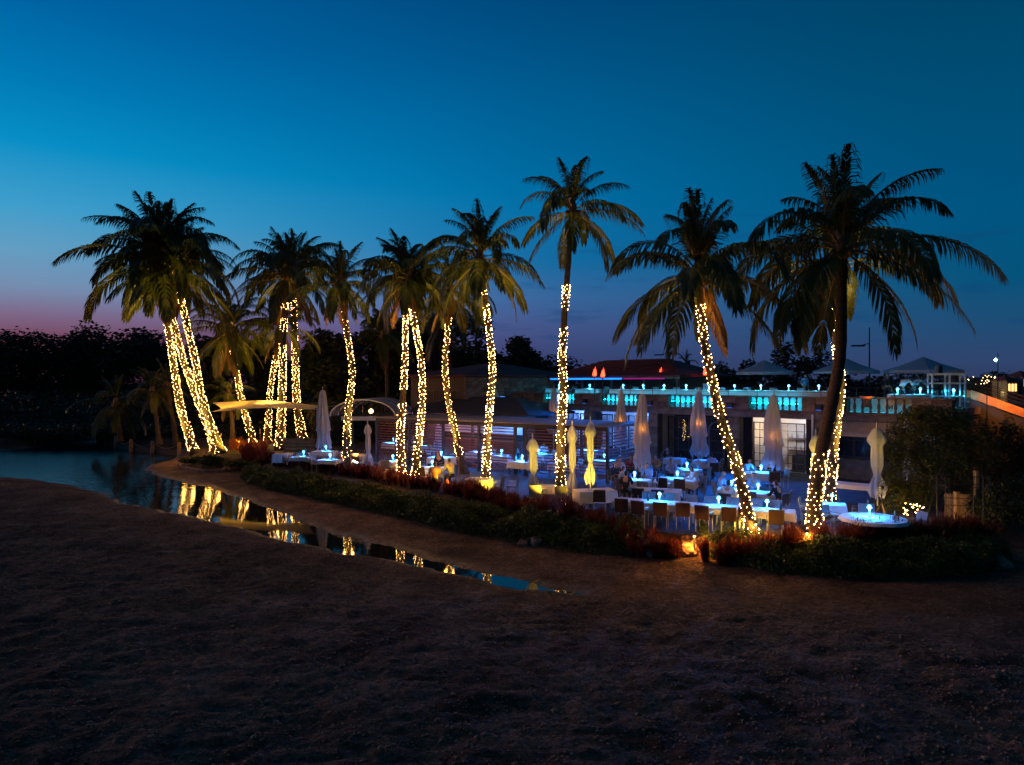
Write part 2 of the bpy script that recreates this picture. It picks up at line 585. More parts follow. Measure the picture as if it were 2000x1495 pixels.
def build_ground():
    xs = np.concatenate([-np.geomspace(2500, 60, 16), np.arange(-58, -30, .5), np.arange(-30, 24, .11), np.arange(24, 40, .6), np.geomspace(42, 2500, 16)])
    ys = np.concatenate([-np.geomspace(400, 4, 8), np.arange(-2, 8, .6), np.arange(8, 30, .075), np.arange(30, 34, .12), np.arange(34, 66, .25), np.geomspace(68, 3500, 18)])
    X, Y = np.meshgrid(xs, ys)
    P = np.stack([X.ravel(), Y.ravel()], 1)
    z, dw, db = ground_z(P)
    V = np.column_stack([P, z])
    nx, ny = len(xs), len(ys)
    i = np.arange(nx * ny).reshape(ny, nx)
    Fc = np.stack([i[:-1, :-1].ravel(), i[:-1, 1:].ravel(), i[1:, 1:].ravel(), i[1:, :-1].ravel()], 1)
    m = bpy.data.materials.new('sand_and_soil')
    m.use_nodes = True
    N, L = nodes_of(m)
    b = N['Principled BSDF']
    tcn = N.new('ShaderNodeTexCoord')

    def noise(sc, det=6, rg=0.55):
        n = N.new('ShaderNodeTexNoise')
        n.inputs['Scale'].default_value = sc
        n.inputs['Detail'].default_value = det
        n.inputs['Roughness'].default_value = rg
        L.new(tcn.outputs['Object'], n.inputs[0])
        return n.outputs[0]

    def ramp(f, a, ca, b_, cb):
        n = N.new('ShaderNodeValToRGB')
        n.color_ramp.elements[0].position, n.color_ramp.elements[0].color = a, (*ca, 1)
        n.color_ramp.elements[1].position, n.color_ramp.elements[1].color = b_, (*cb, 1)
        L.new(f, n.inputs[0])
        return n.outputs[0]

    def mix(f, a, b_, mode='MIX'):
        n = N.new('ShaderNodeMix')
        n.data_type = 'RGBA'
        n.blend_type = mode
        if isinstance(f, float):
            n.inputs[0].default_value = f
        else:
            L.new(f, n.inputs[0])
        L.new(a, n.inputs[6])
        L.new(b_, n.inputs[7])
        return n.outputs[2]
    sand = ramp(noise(0.9), .35, SAND_A, .68, SAND_B)
    specks = ramp(noise(9, 6, .75), .42, (.22, .22, .22), .58, (1, 1, 1))
    sand = mix(0.75, sand, specks, 'MULTIPLY')
    patch = ramp(noise(0.22, 4), .42, (.62, .60, .58), .62, (1, 1, 1))
    sand = mix(0.8, sand, patch, 'MULTIPLY')
    soil = ramp(noise(2.5), .35, (.030, .022, .016), .7, (.070, .05, .034))
    at = N.new('ShaderNodeAttribute')
    at.attribute_name = 'soil'
    col = mix(at.outputs['Fac'], sand, soil)
    aw = N.new('ShaderNodeAttribute')
    aw.attribute_name = 'wet'
    wetc = N.new('ShaderNodeMix')
    wetc.data_type = 'RGBA'
    wetc.blend_type = 'MULTIPLY'
    L.new(aw.outputs['Fac'], wetc.inputs[0])
    L.new(col, wetc.inputs[6])
    wetc.inputs[7].default_value = (.42, .40, .38, 1)
    L.new(wetc.outputs[2], b.inputs['Base Color'])
    rr = N.new('ShaderNodeMapRange')
    L.new(aw.outputs['Fac'], rr.inputs[0])
    rr.inputs[3].default_value = 0.95
    rr.inputs[4].default_value = 0.38
    L.new(rr.outputs[0], b.inputs['Roughness'])
    b.inputs['Specular IOR Level'].default_value = 0.25
    bp = N.new('ShaderNodeBump')
    bp.inputs['Strength'].default_value = 0.9
    bp.inputs['Distance'].default_value = 0.16
    vo = N.new('ShaderNodeTexVoronoi')
    vo.feature = 'SMOOTH_F1'
    vo.inputs['Scale'].default_value = 5.5
    L.new(tcn.outputs['Object'], vo.inputs[0])
    ad2 = N.new('ShaderNodeMath')
    ad2.operation = 'MULTIPLY_ADD'
    L.new(vo.outputs['Distance'], ad2.inputs[0])
    ad2.inputs[1].default_value = 1.1
    ad = N.new('ShaderNodeMath')
    ad.operation = 'ADD'
    L.new(noise(4.5, 8, .7), ad.inputs[0])
    L.new(noise(22, 5, .6), ad.inputs[1])
    L.new(ad.outputs[0], ad2.inputs[2])
    L.new(ad2.outputs[0], bp.inputs['Height'])
    L.new(bp.outputs[0], b.inputs['Normal'])
    me = np_mesh('ground', V, Fc, m, True)
    for nm, val in (('soil', sstep(0.0, 0.5, db)), ('wet', sstep(0.55, 0.05, -dw) * (dw < 0.0) + (dw >= 0) * 1.0)):
        a = me.attributes.new(nm, 'FLOAT', 'POINT')
        a.data.foreach_set('value', val.astype(np.float32))
    put('ground', me, kind='structure')


SAND_A = (0.13, 0.075, 0.047)
SAND_B = (0.38, 0.235, 0.150)
build_ground()

wm = bpy.data.materials.new('dark_still_water')
wm.use_nodes = True
N_, L_ = nodes_of(wm)
wb = N_['Principled BSDF']
wb.inputs['Base Color'].default_value = (0.010, 0.012, 0.010, 1)
wb.inputs['Roughness'].default_value = 0.04
wb.inputs['IOR'].default_value = 1.333
wb.inputs['Specular IOR Level'].default_value = 0.5
tcw = N_.new('ShaderNodeTexCoord')
n1 = N_.new('ShaderNodeTexNoise')
n1.inputs['Scale'].default_value = 2.6
n1.inputs['Detail'].default_value = 3
L_.new(tcw.outputs['Object'], n1.inputs[0])
n2 = N_.new('ShaderNodeTexNoise')
n2.inputs['Scale'].default_value = 0.16
L_.new(tcw.outputs['Object'], n2.inputs[0])
mr = N_.new('ShaderNodeMapRange')
L_.new(n2.outputs[0], mr.inputs[0])
mr.inputs[1].default_value = 0.40
mr.inputs[2].default_value = 0.62
mr.inputs[3].default_value = 0.003
mr.inputs[4].default_value = 0.009
sxw = N_.new('ShaderNodeSeparateXYZ')
L_.new(tcw.outputs['Object'], sxw.inputs[0])
mw = N_.new('ShaderNodeMapRange')
L_.new(sxw.outputs[0], mw.inputs[0])
mw.inputs[1].default_value = -13
mw.inputs[2].default_value = -24
mw.inputs[4].default_value = 0.14
adw = N_.new('ShaderNodeMath')
L_.new(mr.outputs[0], adw.inputs[0])
L_.new(mw.outputs[0], adw.inputs[1])
bw = N_.new('ShaderNodeBump')
bw.inputs['Distance'].default_value = 0.2
L_.new(adw.outputs[0], bw.inputs['Strength'])
L_.new(n1.outputs[0], bw.inputs['Height'])
L_.new(bw.outputs[0], wb.inputs['Normal'])
rrw = N_.new('ShaderNodeMapRange')
L_.new(sxw.outputs[0], rrw.inputs[0])
rrw.inputs[1].default_value = -20
rrw.inputs[2].default_value = -30
rrw.inputs[3].default_value = 0.035
rrw.inputs[4].default_value = 0.16
L_.new(rrw.outputs[0], wb.inputs['Roughness'])
put('water', MB().add([(-120, 12, ZW), (6, 12, ZW), (6, 75, ZW), (-120, 75, ZW)], [(0, 1, 2, 3)]).mesh('water', wm), kind='structure')

# ------------------------------------------------------------------ leaves
def leaf_cards(P, size, rg, flat=0.35, aspect=0.45, jitter=0.4):
    """one bent leaf (two triangles each side of the midrib) at every point"""
    n = len(P)
    d = rg.normal(size=(n, 3))
    d[:, 2] = d[:, 2] * flat - 0.12
    d /= np.linalg.norm(d, axis=1)[:, None]
    u = rg.normal(size=(n, 3))
    s = np.cross(d, u)
    s /= np.linalg.norm(s, axis=1)[:, None]
    L_len = size * (1 + jitter * (rg.random(n) - .5) * 2)
    w = L_len * aspect * .5
    nrm = np.cross(d, s)
    a = P
    m1 = P + d * (L_len * .5)[:, None] + s * w[:, None] + nrm * (w * .3)[:, None]
    m2 = P + d * (L_len * .5)[:, None] - s * w[:, None] + nrm * (w * .3)[:, None]
    t = P + d * L_len[:, None]
    V = np.stack([a, m1, t, m2], 1).reshape(-1, 3)
    i = np.arange(n) * 4
    Fc = np.concatenate([np.stack([i, i + 1, i + 2], 1), np.stack([i, i + 2, i + 3], 1)])
    return V, Fc


def blob_points(lobes, n, rg, shell=0.55):
    """points in the outer part of a set of ellipsoids (cx,cy,cz,rx,ry,rz)"""
    lobes = np.array(lobes)
    w = (lobes[:, 3] * lobes[:, 4] * lobes[:, 5]) ** (2 / 3)
    k = rg.choice(len(lobes), n, p=w / w.sum())
    d = rg.normal(size=(n, 3))
    d /= np.linalg.norm(d, axis=1)[:, None]
    r = shell + (1 - shell) * rg.random(n) ** .6
    r *= 1 + .16 * np.sin(d[:, 0] * 7 + k) * np.sin(d[:, 1] * 6 + 2 * k) + rg.normal(size=n) * .05
    return lobes[k, :3] + d * r[:, None] * lobes[k, 3:]


# ------------------------------------------------------------------ coconut palms
def frond_mesh(e0, bend, seed, dry=False):
    """one feather leaf of unit length heading +x, first rising at e0 degrees"""
    rg = random.Random(seed)
    ns = 15
    pts, dirs = [Vector((0, 0, 0))], []
    side_sway = rg.uniform(-.28, .28)
    for i in range(ns):
        s = (i + .5) / ns
        e = R(e0 - bend * s ** 1.35)
        a = side_sway * s * s
        d = Vector((math.cos(e) * math.cos(a), math.cos(e) * math.sin(a), math.sin(e)))
        dirs.append(d)
        pts.append(pts[-1] + d / ns)
    mb = MB()
    mb.tube(pts, [.0105 * (1 - .85 * (i / ns) ** .8) for i in range(ns + 1)], 4, 1, False)
    down = Vector((0, 0, -1))
    nl = 58
    for i in range(nl):
        s = .13 + .87 * (i / (nl - 1)) ** .95
        if rg.random() < .04:
            continue
        j = min(ns - 1, int(s * ns))
        p = pts[j] + dirs[j] * (s - j / ns)
        t = dirs[j]
        b = t.cross(Vector((0, 0, 1)))
        if b.length < .2:
            b = Vector((0, -1, 0))
        b.normalize()
        nrm = b.cross(t)
        ll = .262 * (math.sin(math.pi * (.13 + .82 * s)) ** .55) * rg.uniform(.82, 1.1)
        sweep = R(28 + 38 * s + rg.uniform(-7, 7))
        for sd in (-1, 1):
            d = (b * sd * math.cos(sweep) + t * math.sin(sweep) + nrm * .10).normalized()
            drp = rg.uniform(.55, 1.0)
            d2 = (d + down * drp * 1.25).normalized()
            d3 = (d + down * drp * 3.2).normalized()
            w = (t - d * t.dot(d))
            if w.length < 1e-3:
                continue
            w = w.normalized() * .0086
            p1 = p + d * ll * .34
            p2 = p1 + d2 * ll * .36
            p3 = p2 + d3 * ll * .34
            mb.add([p - w * .5, p + w * .5, p1 + w, p1 - w, p2 + w * .8, p2 - w * .8, p3], [(0, 1, 2, 3), (3, 2, 4, 5), (5, 4, 6)], 0)
    return mb.mesh('frond', [M['frond_dry'] if dry else M['frond'], M['rachis']], False)


FR = {}
for ei, (e0, bd) in enumerate([(86, 34), (77, 60), (66, 84), (52, 96), (38, 98), (22, 90), (6, 78), (-12, 62), (-32, 44), (-60, 22)]):
    FR[ei] = [frond_mesh(e0, bd * k, ei * 10 + q, ei == 9) for q, k in enumerate((.78, 1.0, 1.2))]


def smooth_path(pts, n):
    pts = [Vector(p) for p in pts]
    P = [pts[0] * 2 - pts[1]] + pts + [pts[-1] * 2 - pts[-2]]
    out = []
    for k in range(n + 1):
        u = k / n * (len(pts) - 1)
        i = min(int(u), len(pts) - 2)
        t = u - i
        a, b, c, d = P[i:i + 4]
        out.append(.5 * ((2 * b) + (c - a) * t + (2 * a - 5 * b + 4 * c - d) * t * t + (3 * b - a - 3 * c + d) * t ** 3))
    return out


def resample(pts, step):
    out, acc = [pts[0]], 0.0
    for a, b in zip(pts, pts[1:]):
        seg = (b - a).length
        while acc + seg >= step:
            a = a + (b - a) * ((step - acc) / seg)
            seg = (b - a).length
            out.append(a.copy())
            acc = 0.0
        acc += seg
    return out


def wind_azimuth(k, off):
    return off + k * 2.39996


def palm(label, px, rad_px, seed, crown_bias=None, n_frond=31, rpx=None, Y=None, group='coconut palms wound with fairy lights', low=9, lean=0.0, glabel=None):
    """palm from its trunk line in the photo, base first; returns what its light string needs"""
    rg = random.Random(seed)
    base = on_ground(*px[0]) if Y is None else D(px[0][0], px[0][1], Y)
    Y0 = base.y
    pts = [base + Vector((0, 0, -.15))] + [D(x, y, Y0 + lean * (i + 1) / len(px)) for i, (x, y) in enumerate(px[1:])]
    path = smooth_path(pts, 40)
    root = thing('coconut_palm', label, 'palm tree', base, 0, group)
    rb = (rpx if rpx else 7.0) / F * Y0
    mb = MB()
    rads, loc = [], []
    n = len(path)
    for i, p in enumerate(path):
        s = i / (n - 1)
        r = rb * (1.0 - .38 * s) * (1 + .55 * math.exp(-s * 16)) * (1 + .05 * (i % 2) + rg.uniform(-.02, .02))
        rads.append(r)
        loc.append(p - base)
    mb.tube(loc, rads, 12, 0)
    top = loc[-1]
    put('trunk', mb.mesh('trunk', M['trunk'], True), root)
    # fibrous crown heart
    mb = MB()
    mb.lathe([(rads[-1] * .9, -.35), (rads[-1] * 1.5, -.1), (rads[-1] * 1.7, .15), (rads[-1] * .9, .45), (.01, .7)], 9)
    put('crown_heart', mb.mesh('crown_heart', M['rachis'], True), root, top)
    cm = cached('coconut', lambda: MB().lathe([(.01, -.13), (.08, -.09), (.11, 0), (.085, .09), (.02, .14)], 9).mesh('coconut', M['rachis'], True))
    for k in range(5):
        a = k * 1.26 + seed
        put('coconut', cm, root, top + Vector((math.cos(a) * (rads[-1] + .12), math.sin(a) * (rads[-1] + .12), -.12 - .1 * (k % 2))), (.3, .2, a))
    Lf = rad_px / F * Y0 * 1.13
    tx, ty = rg.uniform(-.10, .10), rg.uniform(-.10, .10)
    off = rg.uniform(0, 6.28)
    for k in range(n_frond):
        u = (k + .5) / n_frond
        ci = max(0, min(low, int(u ** 1.05 * (low + .99) + rg.uniform(-.9, .9))))
        az = wind_azimuth(k, off) + rg.uniform(-.4, .4)
        sc = Lf * rg.uniform(.84, 1.06) * (.66, .74, .84, .93, 1.0, 1.0, 1.0, .98, .92, .72)[ci]
        put('frond', rg.choice(FR[ci]), root, top + Vector((math.cos(az), math.sin(az), 0)) * rads[-1] * .7 + Vector((0, 0, .30 - u * .45)), (tx + rg.uniform(-.06, .06), ty + rg.uniform(-.06, .06), az), sc)
    return dict(root=root, path=path, rads=rads, Y=Y0)


GLOW = 105.0
PALMS = []
GLOWS = [1.5, 1.3, 1.5, 1.2, 1.4, 1.3, 1.0, 1.3, 1.1, 1.0, 1.0, 1.2, 1.1, 1.15, 1.2, .9]


def string_lights(pm, label, y0, y1, seed, density=50, br=0.024, gaps=()):
    """warm bulbs and cable wound round a trunk between two photo rows"""
    rg = random.Random(seed)
    P = pm['path']
    cum = [0.0]
    for a, b in zip(P, P[1:]):
        cum.append(cum[-1] + (b - a).length)
    z_of = lambda y: H - (y - HY) / F * pm['Y']
    za, zb = z_of(max(y0, y1)), z_of(min(y0, y1))
    gz_ = [(z_of(max(g)), z_of(min(g))) for g in gaps]
    root = thing('string_lights', label, 'string lights', pm['root'].location, 0, 'fairy lights wound round palm trunks')
    base = Vector(pm['root'].location)
    ico = [(0, 0, 1), (.894, 0, .447), (.276, .851, .447), (-.724, .526, .447), (-.724, -.526, .447), (.276, -.851, .447), (.724, .526, -.447), (-.276, .851, -.447), (-.894, 0, -.447), (-.276, -.851, -.447), (.724, -.526, -.447), (0, 0, -1)]
    icf = [(0, 1, 2), (0, 2, 3), (0, 3, 4), (0, 4, 5), (0, 5, 1), (1, 6, 2), (2, 7, 3), (3, 8, 4), (4, 9, 5), (5, 10, 1), (6, 7, 2), (7, 8, 3), (8, 9, 4), (9, 10, 5), (10, 6, 1), (11, 7, 6), (11, 8, 7), (11, 9, 8), (11, 10, 9), (11, 6, 10)]
    bulbs, wire = MB(), MB()
    total = cum[-1]
    s, th = 0.0, rg.uniform(0, 6)
    pitch = 0.17
    wp = []
    while s < total:
        i = max(j for j in range(len(cum)) if cum[j] <= s + 1e-9)
        i = min(i, len(P) - 2)
        t = (s - cum[i]) / max(cum[i + 1] - cum[i], 1e-6)
        c = P[i].lerp(P[i + 1], t)
        r = pm['rads'][i] + (pm['rads'][i + 1] - pm['rads'][i]) * t + .018
        ds = 1.0 / density
        s += ds * rg.uniform(.25, 1.55) * (1.0 + .55 * math.sin(s * 2.3 + seed) * math.sin(s * 5.1 + seed * 2))
        th += ds / pitch * 2 * math.pi * rg.uniform(.5, 1.6)
        if c.z < za or c.z > zb or any(a <= c.z <= b for a, b in gz_):
            continue
        ax = (P[i + 1] - P[i]).normalized()
        a = ax.cross(Vector((0, 1, 0))).normalized()
        b = ax.cross(a)
        o = c + (a * math.cos(th) + b * math.sin(th)) * (r + rg.uniform(0, .02)) - base
        wp.append(c + (a * math.cos(th) + b * math.sin(th)) * r - base)
        k = br * rg.choice((.55, .8, 1.0, 1.0, 1.25))
        bulbs.add([(o.x + q[0] * k, o.y + q[1] * k, o.z + q[2] * k * 1.3) for q in ico], icf)
    for a, b in zip(wp, wp[1:]):
        if True:
            wire.tube([a, b], .006, 3, 0, False)
    for f_ in (.10, .37, .66, .95):      # the glow the bulbs throw around them
        zt_ = za + (zb - za) * f_
        i = min(range(len(P)), key=lambda j: abs(P[j].z - zt_))
        point(P[i] - base, (1.0, .41, .06), GLOW * GLOWS[len(PALMS)] * (zb - za) / 8.0 * (.35 if f_ < .5 and len(PALMS) in (11, 12, 13, 14, 15) else 1.0), root, pm['rads'][i] + .13, 'string_glow')
    put('bulbs', bulbs.mesh('bulbs', M['bulb'], True), root, kind='stuff')
    put('cable', wire.mesh('cable', M['wire']), root)





def lit_palm(label, slabel, px, rad, seed, y0, y1, rpx, dens=50, br=.024, gaps=(), **k):
    pm = palm(label, px, rad, seed, rpx=rpx, **k)
    far_ = pm['Y'] > 37
    string_lights(pm, slabel, y0, y1, seed + 50, dens * (.46 if far_ else .58), br * (.42 if far_ else .54), gaps)
    PALMS.append(pm)
    return pm


LP = lit_palm


LP('leftmost leaning palm of the three by the water, trunk nearest the lagoon', 'fairy lights on the leftmost leaning palm trunk at the water',
         [(381, 886), (366, 840), (353, 797), (344, 745), (336, 692), (324, 620), (311, 556), (306, 508)], 158, 1, 880, 556, 7.0, 62, .036)
LP('middle leaning palm of the three by the water, its trunk crossing behind the left one', 'fairy lights on the middle leaning palm trunk by the water',
         [(424, 883), (408, 838), (392, 797), (375, 750), (360, 710), (341, 640), (326, 580), (322, 500)], 140, 12, 880, 575, 7.0, 66, .036)
LP('right hand leaning palm of the three by the water, with a straight slanting trunk', 'fairy lights on the right leaning palm trunk of the waterside three',
         [(434, 886), (412, 832), (395, 780), (387, 740), (381, 703), (364, 630), (350, 566), (344, 528)], 132, 23, 884, 566, 7.0, 62, .036)
LP('short palm with a low bright crown standing behind the yellow shade sail', 'fairy lights on the short palm behind the yellow shade sail',
         [(498, 872), (476, 797), (465, 745), (458, 710), (453, 675), (450, 648)], 100, 34, 868, 680, 5.6, 56, .034, n_frond=32)
LP('thick straight palm in front of the shade sail, lit densely to its crown', 'dense fairy lights on the thick straight palm at the shade sail',
         [(546, 880), (549, 830), (551, 780), (552, 730), (552, 682), (557, 591), (560, 540)], 122, 45, 874, 592, 8.0, 64, .036, gaps=((648, 672), (606, 622)))
LP('palm just left of the tall white parasol, slimmer than its thick neighbour', 'fairy lights on the slim palm left of the tall white parasol',
         [(592, 862), (581, 797), (578, 750), (577, 710), (575, 640), (574, 577), (578, 528)], 108, 56, 857, 580, 7.0, 58, .036)
LP('thin half hidden palm leaning right behind the thick straight palm', 'fairy lights on the thin palm half hidden by the thick one',
         [(522, 868), (525, 810), (528, 762), (534, 725), (540, 690), (548, 640)], 82, 67, 864, 696, 5.6, 52, .034, n_frond=24)
LP('gently wavy palm standing between the tall white parasol and the arched canopy', 'fairy lights on the wavy palm by the arched canopy',
         [(676, 915), (678, 850), (681, 797), (686, 755), (688, 727), (679, 657), (672, 605), (664, 556)], 100, 78, 910, 608, 6.6, 46, .03)
LP('left of two palms growing close together before the slatted screen', 'fairy lights on the left trunk of the close pair of palms',
         [(785, 938), (782, 850), (786, 787), (789, 750), (791, 700), (792, 640), (794, 595), (794, 540)], 112, 89, 930, 602, 6.4, 48, .028, gaps=((762, 785),))
LP('right of two palms growing close together, its trunk bowed outwards', 'fairy lights on the bowed right trunk of the close pair of palms',
         [(809, 948), (815, 880), (819, 850), (825, 775), (822, 700), (813, 650), (804, 600), (800, 548)], 98, 90, 940, 602, 6.4, 48, .028)
LP('palm with a dark foot and a lit trunk bending left above the seated guests', 'fairy lights on the palm that bends left above the seated guests',
         [(910, 926), (897, 887), (890, 850), (882, 812), (875, 775), (869, 725), (872, 670), (877, 615), (880, 566)], 104, 101, 890, 618, 6.4, 46, .028)
LP('tall palm left of centre with arching fronds, in front of the slatted screen', 'fairy lights on the palm in front of the pergola posts',
         [(946, 962), (950, 905), (952, 862), (956, 800), (961, 745), (961, 700), (953, 630), (945, 565), (938, 505)], 132, 112, 955, 566, 6.6, 48, .027, low=8, gaps=((578, 592),))
LP('tallest slender palm standing alone with a bare dark upper trunk', 'fairy lights on the tallest slender palm, broken by dark gaps',
         [(1095, 992), (1095, 920), (1095, 850), (1099, 790), (1100, 750), (1098, 700), (1101, 640), (1104, 590), (1111, 500), (1118, 412)], 130, 123, 985, 556, 8.4, 50, .025, n_frond=23, low=8, gaps=((606, 636), (872, 886)))
LP('leaning palm with a bushy dark crown over the long blue lit table', 'fairy lights on the palm leaning over the long blue table',
         [(1472, 1056), (1464, 1018), (1456, 985), (1437, 905), (1417, 850), (1400, 787), (1390, 737), (1381, 700), (1372, 640), (1368, 590), (1364, 540)], 200, 134, 1046, 594, 10.0, 44, .023, n_frond=31)
LP('big front palm with a dark leaning trunk lit only near its foot', 'fairy lights round the lower trunk of the big dark leaning palm',
         [(1594, 1062), (1590, 1010), (1594, 960), (1601, 900), (1622, 800), (1640, 700), (1643, 620), (1644, 560), (1646, 488)], 245, 151, 1058, 884, 14.0, 66, .023, n_frond=29, low=8)
LP('lit palm trunk standing just behind the big dark leaning palm', 'fairy lights on the trunk behind the big dark leaning palm',
         [(1618, 990), (1622, 950), (1626, 905), (1631, 850), (1637, 800), (1642, 750), (1634, 680), (1629, 610), (1632, 560), (1640, 520)], 170, 156, 985, 600, 9.0, 52, .026, n_frond=18, low=7, lean=0.0)

# unlit palms in the dark behind
for i, (lb, px, rad, Yd, nf) in enumerate([
        ('unlit dark palm behind the close pair of palms', [(757, 800), (756, 740), (752, 690), (748, 655)], 78, 54, 22),
        ('unlit dark palm with a ragged crown behind the stone house', [(884, 770), (880, 700), (876, 650), (872, 622)], 85, 60, 22),
        ('small unlit palm on the bank above the rope fence', [(312, 866), (306, 820), (302, 790), (298, 765)], 66, 54, 18),
        ('wide low unlit palm at the left of the bank', [(236, 860), (232, 825), (228, 800), (226, 788)], 78, 57, 15),
        ('thin unlit palm leaning over the rope fence bank', [(345, 866), (338, 820), (330, 780), (326, 750)], 62, 56, 16),
        ('unlit palm trunk left of the short bright palm', [(455, 858), (453, 820), (449, 790), (446, 772)], 60, 54, 15),
        ('distant unlit palm left of the red flame', [(1218, 770), (1217, 740), (1217, 722)], 26, 62, 13),
        ('distant unlit palm right of the single red flame', [(1312, 770), (1311, 735), (1310, 716)], 30, 60, 13),
        ('distant unlit palm beside the top of the leaning palm trunk', [(1346, 770), (1343, 730), (1340, 712)], 30, 58, 13)]):
    palm(lb, px, rad, 300 + i * 7, n_frond=nf, rpx=4.5 if rad > 40 else 2.2, Y=Yd, group='unlit palms in the background')

# ------------------------------------------------------------------ trees behind
def tree(label, x, ytop, wpx, Y, seed, n=2600, leaf=.42, ground=0.0, name='broadleaf_tree', group='dark trees behind the restaurant', twigs=0):
    rg = np.random.default_rng(seed)
    c = D(x, HY, Y)
    top = H - (ytop - HY) / F * Y
    w = wpx / F * Y / 2
    root = thing(name, label, 'tree', (c.x, Y, ground), 0, group)
    hgt = top - ground
    lobes = []
    for k in range(15):
        a = rg.uniform(0, 6.28)
        q = rg.uniform(.15, .85)
        f = rg.uniform(-.15, .95)
        rr = w * (.30 + .22 * rg.random())
        lobes.append((math.cos(a) * w * q, math.sin(a) * w * q, hgt * (.24 + .60 * f), rr, rr, rr * .80))
    lobes.append((0, 0, hgt - w * .38, w * .42, w * .42, w * .36))
    V, Fc = leaf_cards(blob_points(lobes, n, rg, .35), leaf, rg)
    mb = MB()
    mb.tube([(0, 0, -.2), (.1, 0, hgt * .3), (-.1, .1, hgt * .55), (0, 0, hgt * .85)], [w * .075, w * .06, w * .045, w * .015], 7)
    for lo in lobes[:6]:
        mb.tube([(0, 0, hgt * .3), (lo[0] * .5, lo[1] * .5, (hgt * .3 + lo[2]) * .5), lo[:3]], [w * .045, w * .03, w * .012], 5)
    for k in range(twigs):
        a = rg.uniform(-w * .8, w * .8)
        z = hgt * .86
        p = [(a, 0, z - .6), (a + rg.normal() * .15, 0, z + .5), (a + rg.normal() * .4, 0, z + 1.0 + rg.random() * .9)]
        mb.tube(p, [.05, .03, .012], 4)
        mb.tube([p[1], (p[1][0] + rg.normal() * .5, .1, p[1][2] + .6)], [.02, .008], 4)
    put('trunk', mb.mesh('trunk', M['bark'], True), root)
    put('crown', np_mesh('crown', V, Fc, M['leaf_dark']), root, kind='stuff')


TREES = [
    ('rounded dark tree at the left edge of the far bank', -70, 652, 230, 118, 0), ('dark tree with a flat ragged top on the far left bank', 62, 640, 200, 120, 2),
    ('tall spreading dark tree above the small unlit palms', 178, 629, 200, 122, 4), ('dark tree with bare twigs rising behind the leaning palms', 292, 641, 170, 112, 9),
    ('dark tree between the leaning palms and the short bright palm', 400, 650, 160, 68, 4), ('dark tree behind the short bright palm', 508, 656, 150, 70, 0),
    ('dark tree between the thick straight palm and the wavy palm', 628, 640, 150, 66, 0), ('tall dark tree behind the close pair of palms', 735, 615, 150, 66, 0),
    ('tall dark tree behind the palm bending left', 842, 612, 160, 68, 0), ('tall dark tree above the stone house', 930, 612, 160, 72, 0), ('dark tree right of the tall arching palm', 1012, 655, 130, 74, 0),
    ('low dark tree behind the blue lit veranda roof', 1078, 690, 130, 78, 0), ('low dark tree behind the two red flames', 1160, 710, 120, 84, 0),
    ('low bushy tree left of the single red flame', 1245, 718, 100, 84, 0), ('dark bushy tree behind the lamp mast over the terrace', 1312, 704, 90, 80, 0),
    ('low dark tree behind the leaning palm over the blue table', 1405, 704, 110, 80, 0), ('rounded dark tree behind the left open parasol', 1465, 700, 80, 82, 0),
    ('tall rounded dark tree between the two left open parasols', 1534, 664, 96, 80, 0), ('rounded dark tree behind the big dark palm trunk', 1604, 678, 90, 82, 0)]
for i, (lb, x, yt, w, Y, tw) in enumerate(TREES):
    tree(lb, x, yt, w, Y, 400 + i, n=9000 if x < 1020 else 2600, leaf=(.8 if x < 300 else .52) if x < 1020 else .50, twigs=tw)

# undergrowth on the far bank and the far treeline across the lawn
rgu = np.random.default_rng(5)
n = 30000
ux = rgu.uniform(-66, -1, n)
uy = np.where(ux < -16.5, 61.0, 57.0) + rgu.uniform(0, 7, n)
uz = rgu.random(n) ** 1.3 * (2.6 + 2.6 * vnoise(ux * .35, uy * .35, 8)) * (1 - .78 * sstep(-17, -24, ux))
V, Fc = leaf_cards(np.column_stack([ux, uy, uz]), .46, rgu)
n2 = 14000
ux = rgu.uniform(-110, -22, n2)
uy = rgu.uniform(78, 112, n2)
V2, F2 = leaf_cards(np.column_stack([ux, uy, rgu.random(n2) ** 1.2 * (2.0 + 2.4 * vnoise(ux * .2, uy * .2, 18))]), .75, rgu)
Fc = np.concatenate([Fc, F2 + len(V)])
V = np.concatenate([V, V2])
put('undergrowth', np_mesh('undergrowth', V, Fc, M['leaf_dark']), kind='stuff', label='dark undergrowth along the far bank under the trees', cat='undergrowth')
n = 34000
ux = np.where(rgu.random(n) < .5, rgu.uniform(-14, 12, n), rgu.uniform(-150, -24, n))
uy = np.where(ux < -20, 126, 78) + rgu.uniform(0, 6, n)
V, Fc = leaf_cards(np.column_stack([ux, uy, rgu.random(n) ** .8 * (6.2 + 3.0 * vnoise(ux * .12, ux * 0, 5) + 1.2 * vnoise(ux * .6, ux * 0, 6)) * sstep(14, -6, ux) * np.where(ux < -20, 1.3, 1)]), .85, rgu)
put('forest', np_mesh('forest', V, Fc, M['leaf_dark']), kind='stuff', label='dark mass of forest behind the nearer trees', cat='forest')
n = 16000
ux = rgu.uniform(30, 230, n)
hh = 4.2 + 4.8 * vnoise(ux * .09, ux * 0, 3) + 1.6 * vnoise(ux * .4, ux * 0, 9)
V, Fc = leaf_cards(np.column_stack([ux, 165 + rgu.uniform(0, 6, n), rgu.random(n) ** .7 * hh]), 1.1, rgu)
put('treeline', np_mesh('treeline', V, Fc, M['leaf_dark']), kind='stuff', label='distant dark treeline beyond the lawn', cat='treeline')

# ------------------------------------------------------------------ patio
def poly_sheet(name, pts, z, m, kind=None, **k):
    return put(name, MB().add([(p[0], p[1], z) for p in pts], [tuple(range(len(pts)))]).mesh(name, m), kind=kind, **k)


